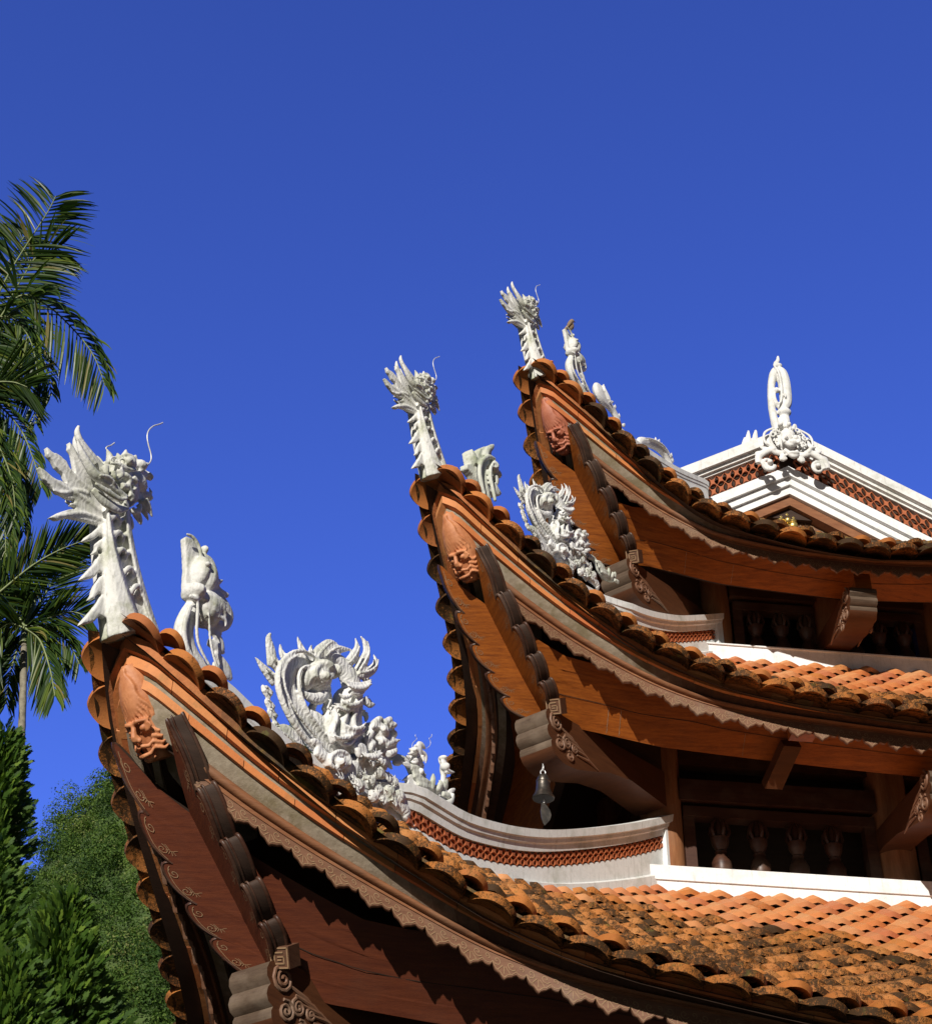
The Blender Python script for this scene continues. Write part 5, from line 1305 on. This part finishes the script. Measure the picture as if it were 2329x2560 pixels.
def palm(name_loc, trunk, label, fronds):
    root = empty('palm_tree', name_loc, 0, label, 'palm tree', 'palms at the left edge')
    q = MB(); n = len(trunk) - 1
    c = curve(trunk, 60)
    q.tube(c, [(0.066 if k % 4 else 0.071) * (1.25 - 0.25 * k / 60) for k in range(61)], 14)
    q.build('trunk', 'palm_bark', root, 60)
    top = c[-1]
    q = MB(); q.tube([top - Vector((0, 0, 0.1)), top + Vector((0, 0, 0.25)), top + Vector((0.02, 0, 0.7)), top + Vector((0.03, 0, 1.0))], [0.10, 0.11, 0.075, 0.03], 12); q.build('crownshaft', 'rachis', root, 60)
    for a in fronds: frond(root, **a)
    return root
pa = at(-75, 1010, 25.5); pb = at(60, 1575, 26)
palm(Vector((pa.x, pa.y, 0)), [Vector((pa.x - .2, pa.y, 0)), Vector((pa.x - .1, pa.y, 8)), pa], 'taller palm whose windblown fronds reach in from the left edge of the photo', [
    dict(px=[(-70, 960), (-30, 800), (20, 690), (75, 600), (120, 530), (140, 490)], D=25.5, L=1.2, count=32, droop=0.8, fwd=0.5, w_=0.05, fall=0.1),
    dict(px=[(-70, 960), (-20, 830), (50, 740), (120, 765), (190, 830), (235, 890), (262, 960)], D=25, L=1.2, count=40, droop=1.6, fwd=0.5, w_=0.046, fall=0.55),
    dict(px=[(-75, 980), (-30, 880), (20, 760), (60, 690), (95, 640), (150, 620)], D=25.8, L=1.15, count=36, droop=1.0, fwd=0.7, w_=0.046, fall=0.25),
    dict(px=[(-75, 1000), (-20, 960), (30, 955), (70, 968)], D=24.6, L=1.0, count=26, droop=0.35, fwd=0.8, w_=0.036),
    dict(px=[(-75, 1010), (-10, 1010), (50, 1070), (85, 1150), (105, 1220)], D=25.2, L=0.75, count=34, droop=1.5, fwd=0.6, w_=0.036, fall=0.5),
    dict(px=[(-75, 1010), (-30, 1060), (20, 1160), (50, 1260), (60, 1330)], D=25.6, L=0.65, count=32, droop=1.4, fwd=0.6, w_=0.036, fall=0.5),
    dict(px=[(-75, 1000), (-40, 930), (0, 870), (50, 850), (110, 900), (130, 990)], D=26.2, L=0.8, count=34, droop=1.3, fwd=0.6, w_=0.04, fall=0.5),
    dict(px=[(-75, 990), (-60, 850), (-20, 740), (30, 640), (62, 590)], D=26.4, L=0.95, count=30, droop=0.8, fwd=0.6, w_=0.045, fall=0.2),
    dict(px=[(-75, 1010), (-40, 1060), (0, 1120), (30, 1200), (40, 1290)], D=24.9, L=0.8, count=34, droop=1.3, fwd=0.6, w_=0.04, fall=0.5),
    dict(px=[(-75, 1000), (-30, 930), (15, 900), (60, 930), (80, 990), (90, 1060)], D=26.6, L=0.8, count=34, droop=1.3, fwd=0.6, w_=0.04, fall=0.5),
    dict(px=[(-75, 1010), (-60, 1100), (-30, 1220), (0, 1330), (20, 1400)], D=26.0, L=0.75, count=34, droop=1.2, fwd=0.6, w_=0.04, fall=0.4),
    dict(px=[(-75, 960), (-50, 880), (-10, 800), (40, 800), (80, 860), (95, 940)], D=24.8, L=0.95, count=34, droop=1.4, fwd=0.5, w_=0.045, fall=0.6),
    dict(px=[(-75, 1000), (-40, 1020), (10, 1080), (45, 1170), (60, 1250)], D=25.9, L=0.85, count=34, droop=1.4, fwd=0.5, w_=0.042, fall=0.6),
    dict(px=[(-75, 1000), (-60, 1080), (-20, 1180), (10, 1290), (15, 1380)], D=25.1, L=0.85, count=34, droop=1.3, fwd=0.5, w_=0.042, fall=0.6),
    dict(px=[(-75, 980), (-110, 850), (-180, 790), (-260, 830)], D=25.5, L=0.9, count=30, droop=1.0, fwd=0.6, w_=0.04, fall=0.2),
])
palm(Vector((-5.7, 26, 0)), [Vector((-5.7, 26, 0)), Vector((-6.9, 26, 6.2)), at(45, 2050, 26), at(56, 1800, 26), at(62, 1600, 26)], 'lower slender palm with its trunk showing above the dark cypress', [
    dict(px=[(-80, 1545), (0, 1480), (80, 1415), (150, 1375), (215, 1350)], D=25, L=0.72, count=46, droop=0.4, fwd=0.95, w_=0.036),
    dict(px=[(62, 1560), (105, 1500), (140, 1440), (165, 1400)], D=26.3, L=0.7, count=34, droop=0.35, fwd=0.9, w_=0.034),
    dict(px=[(62, 1560), (120, 1545), (180, 1530), (225, 1545)], D=25.8, L=0.62, count=36, droop=0.5, fwd=0.9, w_=0.03),
    dict(px=[(62, 1565), (110, 1570), (165, 1600), (200, 1660)], D=25.6, L=0.6, count=36, droop=1.5, fwd=0.6, w_=0.03, fall=0.5),
    dict(px=[(62, 1570), (100, 1600), (125, 1670), (138, 1740)], D=25.3, L=0.75, count=38, droop=1.3, fwd=0.7, w_=0.034, fall=0.5),
    dict(px=[(62, 1570), (20, 1560), (-20, 1600), (-40, 1680)], D=25.2, L=0.85, count=38, droop=1.2, fwd=0.6, w_=0.036, fall=0.4),
    dict(px=[(62, 1565), (30, 1520), (-10, 1500), (-60, 1530)], D=25.6, L=0.85, count=38, droop=1.1, fwd=0.6, w_=0.036, fall=0.3),
    dict(px=[(62, 1575), (45, 1620), (25, 1690), (15, 1760)], D=26.1, L=0.6, count=34, droop=1.2, fwd=0.7, w_=0.032, fall=0.5),
    dict(px=[(62, 1560), (45, 1480), (20, 1420), (-20, 1390)], D=26.3, L=0.7, count=34, droop=0.6, fwd=0.8, w_=0.034),
])

# ---- feathery conifers
def conifer(px, top_y, D, rad, zlow, n, label, lumps, seed):
    random.seed(seed)
    T = at(px, top_y, D)
    root = empty('cypress_tree', (T.x, T.y, 0), 0, label, 'cypress')
    q = MB(); q.tube([Vector((T.x, T.y, 0)), Vector((T.x, T.y, T.z * 0.6)), T - Vector((0, 0, 0.3))], [0.16, 0.11, 0.02], 10); q.build('trunk', 'bark', root, 60)
    lv = MB()
    for k in range(n):
        u = random.random() ** 0.75                       # 0 top .. 1 low
        z = T.z - u * (T.z - zlow); a = random.uniform(0, 2 * math.pi)
        R_ = rad * (0.10 + 0.90 * min(1.0, u * 1.25) ** 0.8)
        R_ *= 1 + 0.22 * math.sin(a * 3 + z * 1.3 + seed) + 0.20 * math.sin(a * 5 - z * 2.7) + 0.14 * math.sin(z * 5.5 + a * 2)
        dep = random.random() ** 0.45
        p = Vector((T.x + R_ * dep * math.cos(a), T.y + R_ * dep * math.sin(a), z + random.uniform(-.08, .08)))
        out = Vector((math.cos(a), math.sin(a), 0))
        d = (out * random.uniform(0.5, 1.0) + Vector((random.uniform(-.3, .3), random.uniform(-.3, .3), random.uniform(0.35, 1.0)))).normalized()
        sd = d.cross(Vector((random.uniform(-1, 1), random.uniform(-1, 1), random.uniform(-.4, .4)))).normalized()
        L = random.uniform(0.09, 0.20) * lumps; tone = min(1, max(0, random.gauss(0.45, 0.22)))
        for j in range(9):
            f_ = j / 8; b = p + d * L * f_ * 0.8
            for sg in (-1, 1):
                e = (d * 0.85 + sd * sg * (0.75 - 0.35 * f_) + Vector((0, 0, random.uniform(-.1, .25)))).normalized()
                l2 = L * 0.42 * (1 - 0.55 * f_) * random.uniform(0.8, 1.2); w_ = 0.0055 * lumps
                s2 = e.cross(d.cross(sd)).normalized()
                lv.cv = min(1, max(0, tone + random.uniform(-.12, .12) + 0.15 * f_))
                v = [lv.vert(x) for x in (b - s2 * w_, b + s2 * w_, b + e * l2 * .6 + s2 * w_ * 1.2, b + e * l2, b + e * l2 * .6 - s2 * w_ * 1.2)]
                lv.face(*v)
    lv.build('crown', 'thuja_leaf', root, 0, False)
conifer(15, 1835, 21, 1.18, 7.2, 11000, 'tall dark cypress below the palms with its top against the sky', 1.25, 3)
conifer(0, 2110, 17.5, 0.62, 6.4, 4500, 'narrow cypress with bright lit sprays at the very left edge', 0.95, 4)
conifer(175, 2250, 15.5, 0.85, 5.4, 9500, 'bushy bright green cypress in the bottom left corner before the hill', 0.9, 5)
conifer(40, 2400, 14.5, 0.85, 5.0, 6000, 'low green cypress at the bottom edge left of the bushy one', 0.9, 6)

# ---- wooded hill far behind
random.seed(5)
def hn(x, y):
    return 3.2 * math.sin(x * 0.11 + 1.3) * math.cos(y * 0.07) + 1.6 * math.sin(x * 0.31 + y * 0.17) + 0.9 * math.sin(x * 0.63 - y * 0.41 + 2)
def crest(tn):
    """height / distance of the skyline as a function of x / y direction"""
    K = [(-0.60, 0.30), (-0.36, 0.42), (-0.297, 0.472), (-0.270, 0.512), (-0.253, 0.522), (-0.235, 0.533), (-0.20, 0.56), (-0.12, 0.57), (-0.04, 0.552), (-0.02, 0.542), (0.02, 0.515), (0.2, 0.40), (0.6, 0.25)]
    for (a, b), (c, d) in zip(K, K[1:]):
        if a <= tn <= c: return b + (d - b) * (tn - a) / (c - a)
    return K[0][1] if tn < K[0][0] else K[-1][1]
def hz(x, y):
    d = math.hypot(x, y); tn = x / max(1.0, y); top = crest(tn) * 150 * 0.955
    if d < 150: h = top * max(0.0, (d - 58) / 92) ** 1.05
    else: h = top * max(0.3, 1 - (d - 150) / 120)
    return h + hn(x, y) * min(1.0, max(0.0, (d - 55) / 40))
q = MB(); rows = []
for i in range(40):
    d = 56 + i * 4.6
    rows.append([Vector((d * math.sin(a), d * math.cos(a), hz(d * math.sin(a), d * math.cos(a)) - 0.3)) for a in [-0.6 + 1.1 * j / 70 for j in range(71)]])
q.grid(rows); o = q.build('hill', 'hillside_soil', None, 60); tag(o, kind='structure')
lv = MB()
def crownlet(x, y, r, n, lf):
    z = hz(x, y); tone = min(0.95, max(0.0, random.gauss(0.42, 0.24) + 0.16 * math.sin(x * 0.9 + y * 0.21) + 0.1 * math.sin(z * 0.8))); hgt = r * random.uniform(0.8, 1.5)
    cl = [(Vector((random.gauss(0, .45) * r, random.gauss(0, .45) * r, hgt * random.uniform(.25, .9))), r * random.uniform(.35, .6)) for _ in range(5)]
    for k in range(n):
        c, rr = random.choice(cl)
        v = Vector((random.gauss(0, 1), random.gauss(0, 1), random.gauss(0.25, 1))).normalized()
        p = Vector((x, y, z)) + c + v * rr * random.uniform(0.82, 1.05)
        nrm = (v + Vector((random.uniform(-.38, .38), random.uniform(-.38, .38), random.uniform(-.3, .4)))).normalized()
        a = nrm.orthogonal().normalized(); b = nrm.cross(a); th = random.uniform(0, 6.28)
        a, b = a * math.cos(th) + b * math.sin(th), b * math.cos(th) - a * math.sin(th)
        L = lf * random.uniform(.6, 1.3); lv.cv = min(1, max(0, tone + random.uniform(-.2, .2)))
        lv.face(*[lv.vert(p + e) for e in (a * L, b * L * .55, -a * L, -b * L * .55)])
for k in range(520):
    tn = random.uniform(-0.33, -0.10); d = 84 + 73 * random.random() ** 0.8
    if tn > -0.155 and d < 130: continue
    x, y = d * math.sin(math.atan(tn)), d * math.cos(math.atan(tn))
    r = random.choice((0.9, 1.2, 1.6, 2.0, 2.6)) * random.uniform(.8, 1.2)
    crownlet(x, y, r, int(210 + 150 * r), 0.12)
for k in range(1500):
    tn = random.uniform(-0.33, -0.10); d = random.uniform(76, 156)
    if tn > -0.155 and d < 130: continue
    crownlet(d * math.sin(math.atan(tn)), d * math.cos(math.atan(tn)), random.uniform(0.4, 0.8), 70, 0.10)
for k in range(220):
    tn = random.uniform(-0.10, 0.10); d = random.uniform(143, 156); x, y = d * math.sin(math.atan(tn)), d * math.cos(math.atan(tn))
    crownlet(x, y, random.uniform(0.9, 2.2), 120, 0.15)
o = lv.build('hill_forest', 'forest_leaf', None, 0, False); tag(o, 'dense green forest covering the steep hill behind the pagoda', 'forest', None, 'stuff')

# ---- added, unseen ring of hills that blocks low sky light, below the edge of the picture
q = MB(); rows = []
for i in range(7):
    r = []
    for j in range(145):
        a = 2 * math.pi * j / 144
        tsun = abs((a - math.atan2(sdir.x, sdir.y) + math.pi) % (2 * math.pi) - math.pi)
        el = 0.285 if tsun > 0.9 else 0.285 - 0.10 * (0.5 + 0.5 * math.cos(min(1, tsun / 0.9) * math.pi))
        el *= 1 + 0.10 * math.sin(a * 7 + 1) + 0.06 * math.sin(a * 17)
        d = 330 + 22 * i
        r.append(Vector((d * math.sin(a), d * math.cos(a), -2 + d * el * (i / 6) ** 0.8 * 0.93)))
    rows.append(r)
q.grid(rows); o = q.build('sky_blocker_hills', 'hillside_soil', None, 60); tag(o, kind='structure')
# ------------------------------------------------------------------ ground
q = MB(); q.quad((-1500, -1500, 0), (1500, -1500, 0), (1500, 1500, 0), (-1500, 1500, 0))
o = q.build('ground', 'ground_stone', None, 0); tag(o, kind='structure')
